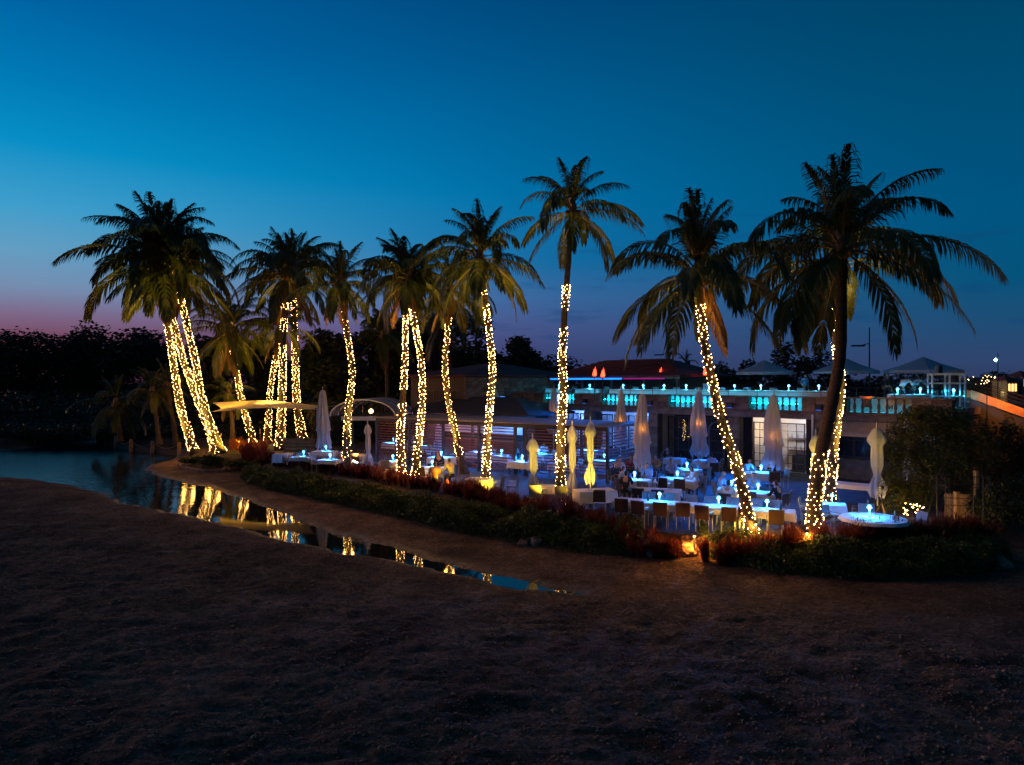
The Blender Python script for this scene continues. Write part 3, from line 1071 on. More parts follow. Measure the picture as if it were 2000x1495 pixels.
pm_ = mat('patio_paving', (0.055, 0.056, 0.058), 0.8, scale=1.2, col2=(0.024, 0.024, 0.025), bump=0.25, bscale=14)
N, L = nodes_of(pm_)
bk = N.new('ShaderNodeTexBrick')
bk.inputs['Scale'].default_value = 1.0
bk.inputs['Brick Width'].default_value = 0.9
bk.inputs['Row Height'].default_value = 0.6
bk.inputs['Mortar Size'].default_value = 0.012
bk.inputs['Color1'].default_value = (1, 1, 1, 1)
bk.inputs['Color2'].default_value = (.82, .80, .78, 1)
bk.inputs['Mortar'].default_value = (.35, .35, .35, 1)
tcp = N.new('ShaderNodeTexCoord')
mpp = N.new('ShaderNodeMapping')
mpp.inputs['Rotation'].default_value = (0, 0, R(43))
L.new(tcp.outputs['Object'], mpp.inputs[0])
L.new(mpp.outputs[0], bk.inputs[0])
mxp = N.new('ShaderNodeMix')
mxp.data_type = 'RGBA'
mxp.blend_type = 'MULTIPLY'
mxp.inputs[0].default_value = 1.0
L.new([n for n in N if n.type == 'VALTORGB'][0].outputs[0], mxp.inputs[6])
L.new(bk.outputs[0], mxp.inputs[7])
L.new(mxp.outputs[2], N['Principled BSDF'].inputs['Base Color'])

patio_px = [(490, 892), (560, 908), (680, 924), (790, 944), (900, 962), (1000, 990), (1090, 1008), (1190, 1028), (1330, 1046), (1450, 1048), (1600, 1046), (1740, 1048), (1850, 1030), (1900, 1008)]
patio = [G(x, y, 0) for x, y in patio_px] + [Vector((24, 30, 0)), Vector((24, 56, 0)), Vector((-20, 56, 0)), Vector((-19, 50, 0))]
poly_sheet('patio_floor', patio, 0.03, pm_, 'structure')

# ------------------------------------------------------------------ the restaurant: long stone front with a terrace on top
U = Vector((0.68, -0.733, 0)).normalized()      # along the front, towards the right and the camera
NV = Vector((-0.733, -0.68, 0)).normalized()    # out of the front
O = Vector((15.0, 37.0, 0))
RZ = math.atan2(U.y, U.x)


def W(t, d, z=0.0):
    """t metres along the front, d metres out of it"""
    return O + U * t + NV * d + Vector((0, 0, z))


BLD = thing('restaurant_building', 'long stone restaurant front with a terrace and glowing blue balustrade on top', 'building', O, RZ)
# inside BLD: x runs along the front, y into the building


def bx(name, x0, x1, y0, y1, z0, z1, m, parent=None, label=None):
    mb = MB().box((x0 + x1) / 2, (y0 + y1) / 2, (z0 + z1) / 2, x1 - x0, y1 - y0, z1 - z0)
    return put(name, mb.mesh(name, m), parent or BLD, label=label)


def bevel_block(sx, sy, sz, b=0.015):
    """a dressed stone: box with chamfered front edges (front is -y), centred"""
    x, y, z = sx / 2, sy / 2, sz / 2
    v = [(-x, -y + b, -z), (x, -y + b, -z), (x, -y + b, z), (-x, -y + b, z), (-x + b, -y, -z + b), (x - b, -y, -z + b), (x - b, -y, z - b), (-x + b, -y, z - b), (-x, y, -z), (x, y, -z), (x, y, z), (-x, y, z)]
    f = [(4, 5, 6, 7), (0, 1, 5, 4), (1, 2, 6, 5), (2, 3, 7, 6), (3, 0, 4, 7), (1, 0, 8, 9), (2, 1, 9, 10), (3, 2, 10, 11), (0, 3, 11, 8)]
    return v, f


def block_mesh(sx, sy, sz, m):
    key = ('blk', round(sx, 2), round(sy, 2), round(sz, 2), m.name)

    def fn():
        mb = MB()
        mb.add(*bevel_block(sx, sy, sz))
        return mb.mesh('stone_block', m)
    return cached(key, fn)


def stone_face(parent, x0, x1, y, z0, z1, rows, bw, seed, rz=0.0, origin=(0, 0), depth=.12):
    """courses of separate stones standing 2 to 3 cm proud of a wall plane that faces -y"""
    rg = random.Random(seed)
    h = (z1 - z0) / rows
    for r in range(rows):
        x = x0 - (bw * .5 if r % 2 else 0)
        while x < x1 - .05:
            w = rg.choice((.8, 1.0, 1.25)) * bw
            a, b = max(x, x0), min(x + w, x1)
            x += w
            if b - a < .12:
                continue
            a2, b2 = round(a / .05) * .05, round(b / .05) * .05
            mm = M['stone'] if rg.random() < .6 else M['stone2']
            put('stone_block', block_mesh(max(.1, b2 - a2 - .02), depth, h - .025, mm), parent, ((a2 + b2) / 2, y + rg.uniform(-.012, .012), z0 + h * (r + .5)))


T0, T1 = -21.5, 7.7
FLOOR2, COP = 3.80, 4.23
PIERS = [-19.75, -14.3, -8.85, -3.3, 1.75, 7.25]
GROUPS = [-17.05, -11.6, -6.15, -0.77, 4.5]

# piers with stone courses
for i, t in enumerate(PIERS):
    w = .36
    pr = put('pier', MB().box(t, .30, 1.52, w * 2 - .03, .50, 3.0).mesh('pier', M['mortar']), BLD)
    for r in range(7):
        hz = 3.0 / 7
        cuts = [-w, w] if r % 2 else [-w, 0.03, w]
        for a, b in zip(cuts, cuts[1:]):
            put('stone_block', block_mesh(b - a - .02, .14, hz - .025, M['stone'] if (r + i) % 3 else M['stone2']), pr, (t + (a + b) / 2, .04, .03 + hz * (r + .5)))
# beam over the openings
bx('lintel_beam', T0, 2.1, -.10, .42, 3.04, 3.34, M['concrete'])
bx('cornice', T0 - .1, T1 + .12, -.20, .46, 3.342, 3.44, M['stone2'])
bx('lintel_beam', 2.12, T1, .06, .40, 3.04, 3.338, M['concrete'])
# parapet: coping, solid panels, and groups of turned balusters before a lit recess
bx('coping', T0 - .1, T1 + .14, -.16, .40, 4.19, 4.26, M['stone'])
edges = [T0] + [e for g in GROUPS for e in (g - 1.52, g + 1.52)] + [T1 + .04]
for k in range(0, len(edges), 2):
    a, b = edges[k], edges[k + 1]
    if b - a > .2:
        pn = put('parapet_panel', MB().box((a + b) / 2, .13, 3.815, b - a, .36, .748).mesh('parapet_panel', M['stone2']), BLD)
        nblk = max(1, round((b - a) / .85))
        for j in range(nblk):
            for r in range(2):
                ww = (b - a) / nblk
                put('stone_block', block_mesh(round(ww, 2) - .02, .10, .34, M['stone'] if (j + r + k) % 3 else M['stone2']), pn, (a + ww * (j + .5), -.07, 3.64 + r * .355))
BAL = MB().lathe([(.085, 0), (.085, .06), (.05, .09), (.052, .12), (.095, .24), (.085, .34), (.048, .50), (.045, .56), (.065, .60), (.05, .63), (.085, .66), (.085, .70)], 10).mesh('baluster', M['stone2'], True)
ARCHM = None


def arch_web(x0, x1, y, z0, z1):
    """the stone between two neighbouring arched openings"""
    mb = MB()
    return mb


for gi, g in enumerate(GROUPS):
    bx('plinth', g - 1.515, g + 1.515, -.05, .31, 3.442, 3.50, M['stone2'])
    nb = 8
    for k in range(nb + 1):
        x = g - 1.52 + 3.04 * k / nb
        if 0 < k < nb:
            put('baluster', BAL, BLD, (x, .12, 3.50), scale=(.86, .86, .985))
    # recess behind: white back, lit by a strip at its foot
    bx('recess_back', g - 1.6, g + 1.6, .80, .84, 3.45, 4.18, M['interior_white'])
    bx('led_strip', g - 1.5, g + 1.5, .44, .50, 3.46, 3.50, M['led_cyan'])
bx('terrace_slab', T0 - .2, T1 + .3, .86, 16.0, 3.46, FLOOR2, M['concrete'])
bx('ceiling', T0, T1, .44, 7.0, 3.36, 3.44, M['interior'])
bx('end_wall', T1 - .02, T1 + .26, .48, 8.0, 0, 3.335, M['stone2'])
# back wall of the arcade, dark, with doors and windows
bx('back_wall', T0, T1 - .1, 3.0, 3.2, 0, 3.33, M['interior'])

# glazed French doors: name, x0, x1, lit how
def glazed(x0, x1, z1, y, cols, rows, name='french_door', z0=0.06, label=None):
    fr = MB()
    w = .055
    fr.box((x0 + x1) / 2, y, z1 - w / 2, x1 - x0, .07, w)
    fr.box((x0 + x1) / 2, y, z0 + w, x1 - x0, .07, w * 2)
    for c in (x0 + w / 2, x1 - w / 2):
        fr.box(c, y, (z0 + z1) / 2, w, .072, z1 - z0 - .01)
    d = put(name, fr.mesh(name, M['frame']), BLD, label=label)
    for c in range(1, cols):
        put('muntin', MB().box(x0 + (x1 - x0) * c / cols, y, (z0 + z1) / 2, .03, .05, z1 - z0 - .06).mesh('muntin', M['frame']), d)
    for r in range(1, rows):
        put('muntin', MB().box((x0 + x1) / 2, y - .004, z0 + (z1 - z0) * r / rows, x1 - x0 - .06, .046, .03).mesh('muntin', M['frame']), d)
    pw, ph = (x1 - x0) / cols, (z1 - z0) / rows
    for c in range(cols):
        for r in range(rows):
            put('pane', cached(('pane', round(pw, 2), round(ph, 2)), lambda: MB().box(0, 0, 0, pw - .035, .008, ph - .035).mesh('pane', M['pane'])), d, (x0 + pw * (c + .5), y + .01, z0 + ph * (r + .5)))
    return d


def room(x0, x1, y0, y1, m, nm='room_shell'):
    mb = MB()
    z0, z1 = .035, 3.05
    mb.add([(x0, y0, z0), (x1, y0, z0), (x1, y1, z0), (x0, y1, z0), (x0, y0, z1), (x1, y0, z1), (x1, y1, z1), (x0, y1, z1)], [(0, 1, 2, 3), (4, 7, 6, 5), (0, 4, 5, 1)[::-1] if False else (3, 2, 6, 7), (0, 3, 7, 4), (1, 5, 6, 2)])
    return put(nm, mb.mesh(nm, m), BLD)


# bay with the lit doors: white room with shelves
room(-2.55, .55, .95, 2.9, M['interior_white'])
glazed(-2.5, -1.35, 2.75, .9, 3, 6, label='French door with warm lit panes')
glazed(-.95, .50, 2.75, .9, 3, 6, label='French door with bright white lit panes')
bx('shelf', -1.2, .5, 2.4, 2.85, 1.05, 1.10, M['wood'])
bx('shelf', -1.2, .5, 2.5, 2.85, 1.75, 1.79, M['wood'])
bx('counter', -.7, .3, 1.9, 2.3, .04, .9, M['black'])
for k in range(9):
    put('bottle', cached('bottle_lit', lambda: MB().lathe([(.04, 0), (.04, .18), (.015, .24), (.015, .30)], 8).mesh('bottle', M['shirt_blue'], True)), BLD, (-1.05 + k * .17, 2.66, 1.10 if k % 2 else 1.79))
point((-1.9, 1.7, 2.2), (1.0, .66, .32), 55, BLD, .1)
point((-.3, 1.5, 2.4), (.82, .86, 1.0), 120, BLD, .12)
bx('jamb_panel', -2.98, -2.56, .86, .96, .04, 3.03, M['interior'])
bx('jamb_panel', -1.34, -.96, .86, .95, .04, 3.03, M['interior'])
bx('jamb_panel', .56, 1.4, .86, .96, .04, 3.03, M['interior'])
# bay with dark glass and an arched window with fairy lights behind
glazed(-8.4, -6.1, 2.85, 1.0, 3, 4, label='dark glazed door')
glazed(-6.08, -3.75, 2.85, 1.0, 3, 4, label='dark glazed door with faint lights behind')
fl = MB()
rgf = random.Random(3)
for k in range(34):
    x = -7.6 + rgf.uniform(-.12, .12) + (1.0 * (k % 5) / 5 if k > 24 else 0)
    z = 1.3 + (k % 25) * .055 if k < 25 else 1.55
    fl.lathe([(.001, -.014), (.014, 0), (.001, .014)], 5, (x, 1.6, z))
put('fairy_lights', fl.mesh('fairy_lights', M['far_light']), BLD, kind='stuff')
af = MB()
arcp = [(-4.9 + .5 * math.cos(a), .94, 2.0 + .62 * math.sin(a)) for a in [math.pi * k / 10 for k in range(11)]]
af.tube([(-4.4, .94, .1)] + arcp + [(-5.4, .94, .1)], .05, 5)
put('arched_frame', af.mesh('arched_frame', M['concrete']), BLD)
# left bays: blue lit windows
for b0, b1 in ((-13.9, -9.25), (-19.3, -14.75)):
    n_ = 4
    for k in range(n_):
        x0 = b0 + (b1 - b0) * k / n_ + .08
        x1 = b0 + (b1 - b0) * (k + 1) / n_ - .08
        glazed(x0, x1, 2.8, .9, 2, 5, 'window', .5)
        bx('window_sill', x0 - .05, x1 + .05, .78, 1.0, .04, .5, M['concrete'])
    room(b0, b1, 1.0, 2.95, M['interior_white'])
    point(((b0 + b1) / 2, 2.1, 2.2), (.12, .30, 1.0), 260, BLD, .15)
# right bay: awning over dark service windows and a counter wall
aw = MB()
for k in range(10):
    x0, x1 = 2.3 + k * .5, 2.3 + (k + 1) * .5 - .006
    aw.add([(x0, .0, 3.02), (x1, .0, 3.02), (x1, -1.05, 2.52), (x0, -1.05, 2.52), (x0, -1.05, 2.34), (x1, -1.05, 2.34)], [(0, 1, 2, 3), (3, 2, 5, 4)])
put('awning', aw.mesh('awning', M['awning']), BLD)
put('awning_bar', MB().tube([(2.3, -1.04, 2.53), (7.3, -1.04, 2.53)], .03, 6).mesh('awning_bar', M['steel']), BLD)
bx('counter_wall', 2.1, 7.2, .35, .55, .04, 1.02, M['concrete'])
bx('counter_top', 2.08, 7.22, .22, .70, 1.022, 1.08, M['stone'])
for k in range(5):
    glazed(2.15 + k * 1.01, 2.15 + (k + 1) * 1.01 - .03, 2.95, .62, 2, 2, 'window', 1.1)
bx('downpipe', 1.30, 1.40, -.18, -.10, 0.04, 3.3, M['steel'])
bx('drain_box', -4.05, -3.85, -.18, -.11, 2.9, 3.2, M['black'])
# flood lights under the cornice, throwing blue on the patio
FLOODS = [(-14.3, 150), (-8.85, 230), (-3.3, 240), (1.75, 60)]
for i, (t, pw) in enumerate(FLOODS):
    f_ = thing('flood_light', 'black flood light on the stone front, ' + ['leftmost of four', 'above the pier left of the dark doors', 'above the pier right of the dark doors', 'beside the awning'][i], 'flood light', W(t, .36, 3.72), RZ, 'flood lights on the stone front')
    put('housing', cached('fh', lambda: MB().box(0, 0, 0, .34, .16, .30).box(0, .10, 0, .1, .1, .1).mesh('housing', M['black'])), f_)
    put('lens', cached('fl', lambda: MB().box(0, -.02, -.156, .24, .10, .01).mesh('lens', M['led_blue'])), f_)
    put('bracket', cached('fb', lambda: MB().tube([(-.2, .0, .0), (-.2, .16, .02)], .015, 4).tube([(.2, 0, 0), (.2, .16, .02)], .015, 4).mesh('bracket', M['black'])), f_)
    spot(W(t, .52, 3.68), W(t + 1.5, 6.5, 0), (.0, .15, 1.0), pw * 19, 84, .9, .08)

# railing on the terrace edge
RAIL = thing('terrace_railing', 'thin dark metal railing along the terrace edge above the balustrade', 'railing', W(-19.6, -.1, COP), RZ)
LEN = 26.6
put('top_rail', MB().tube([(0, 0, .50), (LEN, 0, .50)], .022, 6).mesh('top_rail', M['darksteel']), RAIL)
put('mid_rail', MB().tube([(0, 0, .25), (LEN, 0, .25)], .010, 4).mesh('mid_rail', M['darksteel']), RAIL)
pmesh = MB().tube([(0, 0, 0.03), (0, 0, .50)], .018, 6).mesh('post', M['darksteel'])
for k in range(16):
    put('post', pmesh, RAIL, (LEN * k / 15, 0, 0))

# corner bastion with three openings at the far right end
BAST = thing('corner_bastion', 'small rounded stone bastion with blue glowing slots at the right end of the terrace', 'bastion', Vector((27.6, 41.0, 0)), RZ)
put('wall', MB().lathe([(.95, 0), (.95, 3.40)], 20).mesh('wall', M['stone2'], False), BAST)
put('coping', MB().lathe([(.9, 4.12), (1.03, 4.12), (1.03, 4.24), (.9, 4.24)], 20).mesh('coping', M['stone']), BAST)
put('core', MB().lathe([(.55, 3.40), (.55, 4.12)], 16).mesh('core', M['interior_white'], True), BAST)
put('led_ring', MB().lathe([(.60, 3.41), (.66, 3.41), (.66, 3.45), (.60, 3.45)], 16).mesh('led_ring', M['led_cyan']), BAST)
for k in range(16):
    if k % 8 in (0, 1, 2, 3, 4, 5, 6, 7):
        a = 2 * math.pi * (k + .5) / 16
        put('baluster', BAL, BAST, (.86 * math.cos(a), .86 * math.sin(a), 3.40), scale=(.9, .9, 1.02))

# stairs down from the terrace on the right, their side lit orange
ST = thing('terrace_stairs', 'sloping stair with an orange lit side wall and dark railings right of the terrace', 'stairs', (22.0, 33.6, 0), 0)
sa, sb = Vector((.6, 0, 4.22)), Vector((9.2, -4.6, .1))
d_ = (sb - sa)
side = Vector((-.48, -.88, 0)).normalized()
mb = MB()
for off, nm in ((0, 'front'), (2.0, 'rear')):
    o_ = -side * off
    p = [sa + o_, sb + o_, sb + o_ + Vector((0, 0, .42)), sa + o_ + Vector((0, 0, .42))]
    q = [v - side * .18 for v in p]
    mb = MB()
    mb.add(p + q, [(0, 1, 2, 3), (7, 6, 5, 4), (3, 2, 6, 7), (0, 4, 5, 1), (0, 3, 7, 4), (1, 5, 6, 2)])
    put('side_wall', mb.mesh('side_wall', mat('orange_plaster', (0.62, 0.30, 0.12), 0.85, scale=3, col2=(.42, .18, .07), bump=.3)), ST)
    rl = MB()
    for h_ in (.62, .80, 1.0):
        rl.tube([sa + o_ + Vector((-2.2, 1.6, h_)), sa + o_ + Vector((0, 0, h_)), sb + o_ + Vector((0, 0, h_))], .018, 5)
    put('handrail', rl.mesh('handrail', M['darksteel']), ST)
    for k in range(8):
        b_ = sa + o_ + d_ * (k / 7)
        put('railing_post', MB().tube([b_ + Vector((0, 0, .4)), b_ + Vector((0, 0, 1.0))], .02, 5).mesh('railing_post', M['darksteel']), ST)
for k in range(20):
    c = sa + d_ * ((k + .5) / 20) - side * 1.0
    put('step', cached('stp', lambda: MB().box(0, 0, 0, .46, 1.78, .17, math.atan2(d_.y, d_.x)).mesh('step', M['concrete'])), ST, (c.x, c.y, c.z + .05))
put('stair_wall', MB().add([(.6, .12, 0), (9.2, -4.5, 0), (9.2, -4.5, .1), (.6, .12, 4.2)], [(0, 1, 2, 3)]).mesh('stair_wall', M['roof_dark']), ST)
WL = thing('wall_lamp', 'small warm lamp lighting the side of the terrace stairs', 'wall lamp', (22.4, 32.2, 4.5), 0)
put('lamp_post', MB().tube([(0, 0, -4.5), (0, 0, .0)], .025, 6).mesh('lamp_post', M['darksteel']), WL)
put('lamp_head', MB().lathe([(.02, .0), (.07, .02), (.07, .05), (.02, .09)], 8).mesh('lamp_head', M['darksteel']), WL)
spot((23.0, 31.6, 4.9), (24.4, 32.4, 3.6), (1.0, .30, .04), 380, 150, .9, .05)

# ------------------------------------------------------------------ stone house at the left end of the terrace, veranda and red roof
HS = thing('stone_house', 'low stone house with a dark red hipped roof and a blue lit veranda', 'house', W(T0, 0, 0), RZ)
# local: x along the front, y into the building; the wing runs from y=-5.2 (towards the camera) to y=6
put('wing_wall', MB().box(-3.4, .4, 2.7, 6.7, 11.2, 5.4).mesh('wing_wall', M['mortar']), HS)
wg = put('wing_face', MB().box(.0, .4, 2.7, .1, 11.16, 5.38).mesh('wing_face', M['mortar']), HS)
rg = random.Random(9)
for r in range(9):
    y = -5.2 - (.45 if r % 2 else 0)
    z0, hh = 3.0 + r * .265, .265
    while y < 5.8:
        w_ = rg.choice((.7, .9, 1.1))
        a, b = max(y, -5.2), min(y + w_, 6.0)
        y += w_
        if b - a < .15 or (r in (1, 2, 3) and ((-2.6 < a < -1.3) or (-2.6 < b < -1.3))):
            continue
        put('stone_block', block_mesh(round(b - a, 1) - .02, .12, hh - .02, M['stone'] if rg.random() < .6 else M['stone2']), wg, (.06 + rg.uniform(0, .015), (a + b) / 2, z0 + hh / 2), (0, 0, R(90)))
for k, (a, b) in enumerate(((-2.55, -1.98), (-1.92, -1.35))):
    wd = put('window', MB().box(.09, (a + b) / 2, 3.66, .06, b - a, .74).mesh('window', M['frame']), HS)
    put('pane', MB().box(.125, (a + b) / 2, 3.66, .012, b - a - .1, .62).mesh('pane', emis('blue_lit_pane', (.10, .38, 1.0), .9) if k == 0 else bpy.data.materials['blue_lit_pane']), wd)


def hip_roof(x0, x1, y0, y1, z0, z1, ins, m, parent, thick=.12, name='roof'):
    w = (y1 - y0) / 2
    rx0, rx1 = x0 + min(ins, (x1 - x0) / 2 - .1), x1 - min(ins, (x1 - x0) / 2 - .1)
    ym = (y0 + y1) / 2
    v = [(x0, y0, z0), (x1, y0, z0), (x1, y1, z0), (x0, y1, z0), (rx0, ym, z1), (rx1, ym, z1), (x0, y0, z0 - thick), (x1, y0, z0 - thick), (x1, y1, z0 - thick), (x0, y1, z0 - thick)]
    return put(name, MB().add(v, [(0, 1, 5, 4), (1, 2, 5), (2, 3, 4, 5), (3, 0, 4), (0, 6, 7, 1), (1, 7, 8, 2), (2, 8, 9, 3), (3, 9, 6, 0), (6, 9, 8, 7)]).mesh(name, m), parent)


# the roof over wing and veranda, tiles laid in rows
rf = hip_roof(-7.2, .7, -5.8, 6.6, 5.55, 6.6, 3.6, M['roof_red'], HS)
rv = hip_roof(.72, 13.0, 2.6, 9.2, 5.50, 6.75, 3.2, M['roof_red'], HS)
for rr_, (xx0, xx1, ya, yb, za, zb) in ((rv, (.72, 13.0, 2.6, 5.9, 5.50, 6.75)),):
    for k in range(1, 9):
        f_ = k / 9
        put('tile_course', MB().box((xx0 + xx1) / 2, ya + (yb - ya) * f_, za + (zb - za) * f_ + .03, (xx1 - xx0) - 6.2 * f_, .09, .05).mesh('tile_course', M['roof_red']), rr_)
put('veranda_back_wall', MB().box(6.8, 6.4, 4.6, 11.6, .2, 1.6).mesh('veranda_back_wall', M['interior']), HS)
for k in range(5):
    put('veranda_post', MB().box(1.3 + k * 2.8, 3.0, 4.58, .16, .16, 1.55).mesh('veranda_post', M['darksteel']), HS)
put('led_strip', MB().box(4.6, 2.60, 5.27, 7.0, .05, .11).mesh('led_strip', M['led_blue']), HS, label='blue light strip under the veranda eave')
put('led_strip', MB().box(10.0, 2.60, 5.27, 3.4, .05, .09).mesh('led_strip', M['led_pink']), HS, label='pink light strip under the veranda eave')
put('fascia', MB().box(6.8, 2.68, 5.33, 12.1, .06, .16).mesh('fascia', M['concrete']), HS)

# stretch of pale balustrade left of the stone house
GB = thing('garden_balustrade', 'short dim stone balustrade left of the stone house', 'balustrade', D(868, HY, 50) * Vector((1, 1, 0)) if False else Vector(((868 - CX) / F * 50, 50, 0)), R(-8))
put('base_wall', MB().box(0, 0, 1.85, 3.0, .3, 3.7).mesh('base_wall', M['stone2']), GB)
put('coping', MB().box(0, 0, 4.40, 3.1, .34, .1).mesh('coping', M['stone']), GB)
for k in range(14):
    put('baluster', BAL, GB, (-1.4 + k * .215, 0, 3.70), scale=(.8, .8, .93))

# ------------------------------------------------------------------ low dark hipped roof behind the pergola (bar building)
BR = thing('bar_building', 'low bar building with a broad dark hipped roof behind the slatted screen', 'building', (0, 0, 0), 0)
ra, rb_ = Vector((-8.0, 49.5, 0)), Vector((1.1, 43.4, 0))
ud = (rb_ - ra).normalized()
vd = Vector((-ud.y, ud.x, 0))
BR.location = (ra + rb_) / 2 + vd * 2.5
BR.rotation_euler = (0, 0, math.atan2(ud.y, ud.x))
bl = (rb_ - ra).length
hip_roof(-bl / 2, bl / 2, -2.7, 3.6, 2.95, 3.98, 3.0, M['roof_dark'], BR)
put('wall', MB().box(0, 1.2, 1.4, bl - 1.6, 3.4, 2.8).mesh('wall', M['interior']), BR)
put('bar_counter', MB().box(0, -1.6, .55, bl - 2, .5, 1.05).mesh('bar_counter', M['wood']), BR)
put('bar_light', MB().box(bl / 2 - 1.0, -2.3, 2.60, 1.1, .12, .22).mesh('bar_light', emis('warm_bar_light', (1.0, .55, .25), 2.2)), BR)
put('bar_shelf', MB().box(0, -.56, 1.7, bl - 3, .1, .5).mesh('bar_shelf', M['interior_white']), BR)
point((-2.5, -1.9, 2.5), (.9, .34, .50), 60, BR, .1)
point((3.0, -1.9, 2.4), (.08, .34, 1.0), 240, BR, .1)

# ------------------------------------------------------------------ slatted pergola
PG0, PG1 = Vector((-8.45, 42.7, 0)), Vector((4.72, 33.7, 0))
pu = (PG1 - PG0).normalized()
PL = (PG1 - PG0).length
PG = thing('pergola', 'flat roofed pergola with dark posts and reddish horizontal slat screens', 'pergola', PG0, math.atan2(pu.y, pu.x))
PD = 4.6
put('roof', MB().box(PL / 2, PD / 2 - .1, 2.82, PL + .3, PD + .3, .05).mesh('roof', M['roof_flat']), PG)
put('beam', MB().box(PL / 2, 0, 2.68, PL + .1, .14, .20).mesh('beam', M['darksteel']), PG)
put('beam', MB().box(PL / 2, PD, 2.68, PL + .1, .14, .20).mesh('beam', M['darksteel']), PG)
rmesh = MB().box(0, PD / 2, 2.74, .06, PD - .16, .09).mesh('rafter', M['darksteel'])
for k in range(13):
    put('rafter', rmesh, PG, (PL * (k + .5) / 13, 0, 0))
bays = [0, 2.75, 5.4, 8.0, 10.45, 11.15, 13.35, PL]
postm = MB().box(0, 0, 1.30, .14, .14, 2.56).mesh('post', M['darksteel'])
for b in bays:
    put('post', postm, PG, (b, 0, 0))
for b in (0, 4, 8, 12, PL):
    put('post', postm, PG, (b, PD, 0))
for k, (a, b) in enumerate(zip(bays, bays[1:])):
    if b - a < 1.0:
        continue
    sm = MB().box(0, 0, 0, b - a - .15, .035, .062).mesh('slat', M['wood'])
    for r in range(15):
        put('slat', sm, PG, ((a + b) / 2, 0, .24 + r * .160))
sm = MB().box(0, 0, 0, .035, PD - .15, .062).mesh('slat', M['wood'])
for r in range(15):
    put('slat', sm, PG, (PL, PD / 2, .24 + r * .160))
point((3.0, 2.6, 2.45), (.80, .30, .55), 22, PG, .06)
point((7.0, 2.6, 2.45), (.70, .28, .60), 18, PG, .06)
point((12.5, 2.2, 2.45), (.12, .34, 1.0), 90, PG, .06)
point((15.0, 1.8, 2.45), (.9, .32, .55), 16, PG, .06)

# ------------------------------------------------------------------ arched canopy and shade sail
AC = thing('arched_canopy', 'arched white edged canopy on steel trusses with a warm lamp under it', 'canopy', ((708 - CX) / F * 45, 45, 0), R(-6))
hw, zs, rise, dep = 2.22, 2.75, 1.12, 4.5
arc = lambda k, n, y, s=1.0, dz=0.0: (-hw * math.cos(math.pi * k / n) * s, y, zs + rise * math.sin(math.pi * k / n) * s + dz)
n_ = 16
vs, fs = [], []
for j, y in enumerate((0, dep)):
    for k in range(n_ + 1):
        vs.append(arc(k, n_, y, 1.0, .03))
for k in range(n_):
    fs.append((k, k + 1, n_ + 1 + k + 1, n_ + 1 + k))
put('canvas', MB().add(vs, fs).mesh('canvas', M['roof_flat'], True), AC)
for y in (0, 1.5, 3.0, dep):
    rb2 = put('arch_rib', MB().tube([arc(k, n_, y) for k in range(n_ + 1)], .045, 6).mesh('arch_rib', M['whitepaint'], True), AC)
    if y < dep:
        tr = MB()
        for k in range(2, n_ - 1, 2):
            p, q = arc(k, n_, y), arc(min(k + 1, n_), y * 0 + n_ * 0 + 0, 1) if False else arc(k, n_, y)
            tr.tube([(p[0], y, zs), p], .018, 4)
            p2 = arc(k + 2, n_, y)
            tr.tube([(p[0], y, zs), p2], .018, 4)
        put('truss_web', tr.mesh('truss_web', M['darksteel']), rb2)
    put('tie_bar', MB().tube([(-hw, y, zs), (hw, y, zs)], .03, 5).mesh('tie_bar', M['darksteel']), AC)
put('valance', MB().box(.35, -.03, zs - .12, 3.6, .02, .26).mesh('valance', M['canvas']), AC)
for x, y in ((-hw, 0), (hw, 0), (-hw, dep), (hw, dep)):
    put('post', MB().tube([(x, y, 0), (x, y, zs)], .06, 8).mesh('post', M['darksteel']), AC)
GLB = thing('globe_lamp', 'warm globe lamp hanging under the arched canopy', 'lamp', AC.matrix_basis @ Vector((.45, .4, 3.1)), 0)
put('globe', MB().lathe([(.01, -.16), (.11, -.11), (.16, 0), (.11, .11), (.03, .15)], 12).mesh('globe', M['warm_lamp'], True), GLB)
put('stem', MB().tube([(0, 0, .14), (0, 0, .62)], .012, 5).mesh('stem', M['darksteel']), GLB)
point((0, -.28, .1), (1.0, .60, .35), 26, GLB, .1)

SS = thing('shade_sail', 'yellow lit shade sail stretched between the leaning palms and the tall parasol', 'shade sail', (0, 0, 0), 0)
c0, c1, c2, c3 = D(410, 805, 46.0), D(415, 787, 51.5), D(640, 795, 49.0), D(612, 800, 44.5)
SS.location = (c0.x, c0.y, 0)
vs, fs = [], []
nu, nv = 22, 8
for i in range(nu + 1):
    for j in range(nv + 1):
        u, v = i / nu, j / nv
        p = c0.lerp(c3, u).lerp(c1.lerp(c2, u), v)
        p = p + (((c0 + c1 + c2 + c3) / 4) - p) * .18 * (math.sin(math.pi * u) * (abs(v - .5) * 2) ** 3 + math.sin(math.pi * v) * (abs(u - .5) * 2) ** 3)
        p.z += .34 * math.sin(math.pi * u) * (.4 + .6 * v) - .10 * math.sin(math.pi * v)
        vs.append(p - SS.location)
for i in range(nu):
    for j in range(nv):
        a = i * (nv + 1) + j
        fs.append((a, a + nv + 1, a + nv + 2, a + 1))
put('cloth', MB().add(vs, fs).mesh('cloth', M['sail'], True), SS)
for c, tgt in ((c0, D(402, 800, 50)), (c2, D(655, 792, 50)), (c3, D(628, 800, 44))):
    put('corner_rope', MB().tube([c - SS.location, tgt - SS.location], .012, 4).mesh('corner_rope', M['whitepaint']), SS)
for c in (c2, c3):
    q = c - SS.location
    put('mast', MB().tube([(q.x + .15, q.y, 0), (q.x + .15, q.y, q.z + .1)], .05, 7).mesh('mast', M['darksteel']), SS)

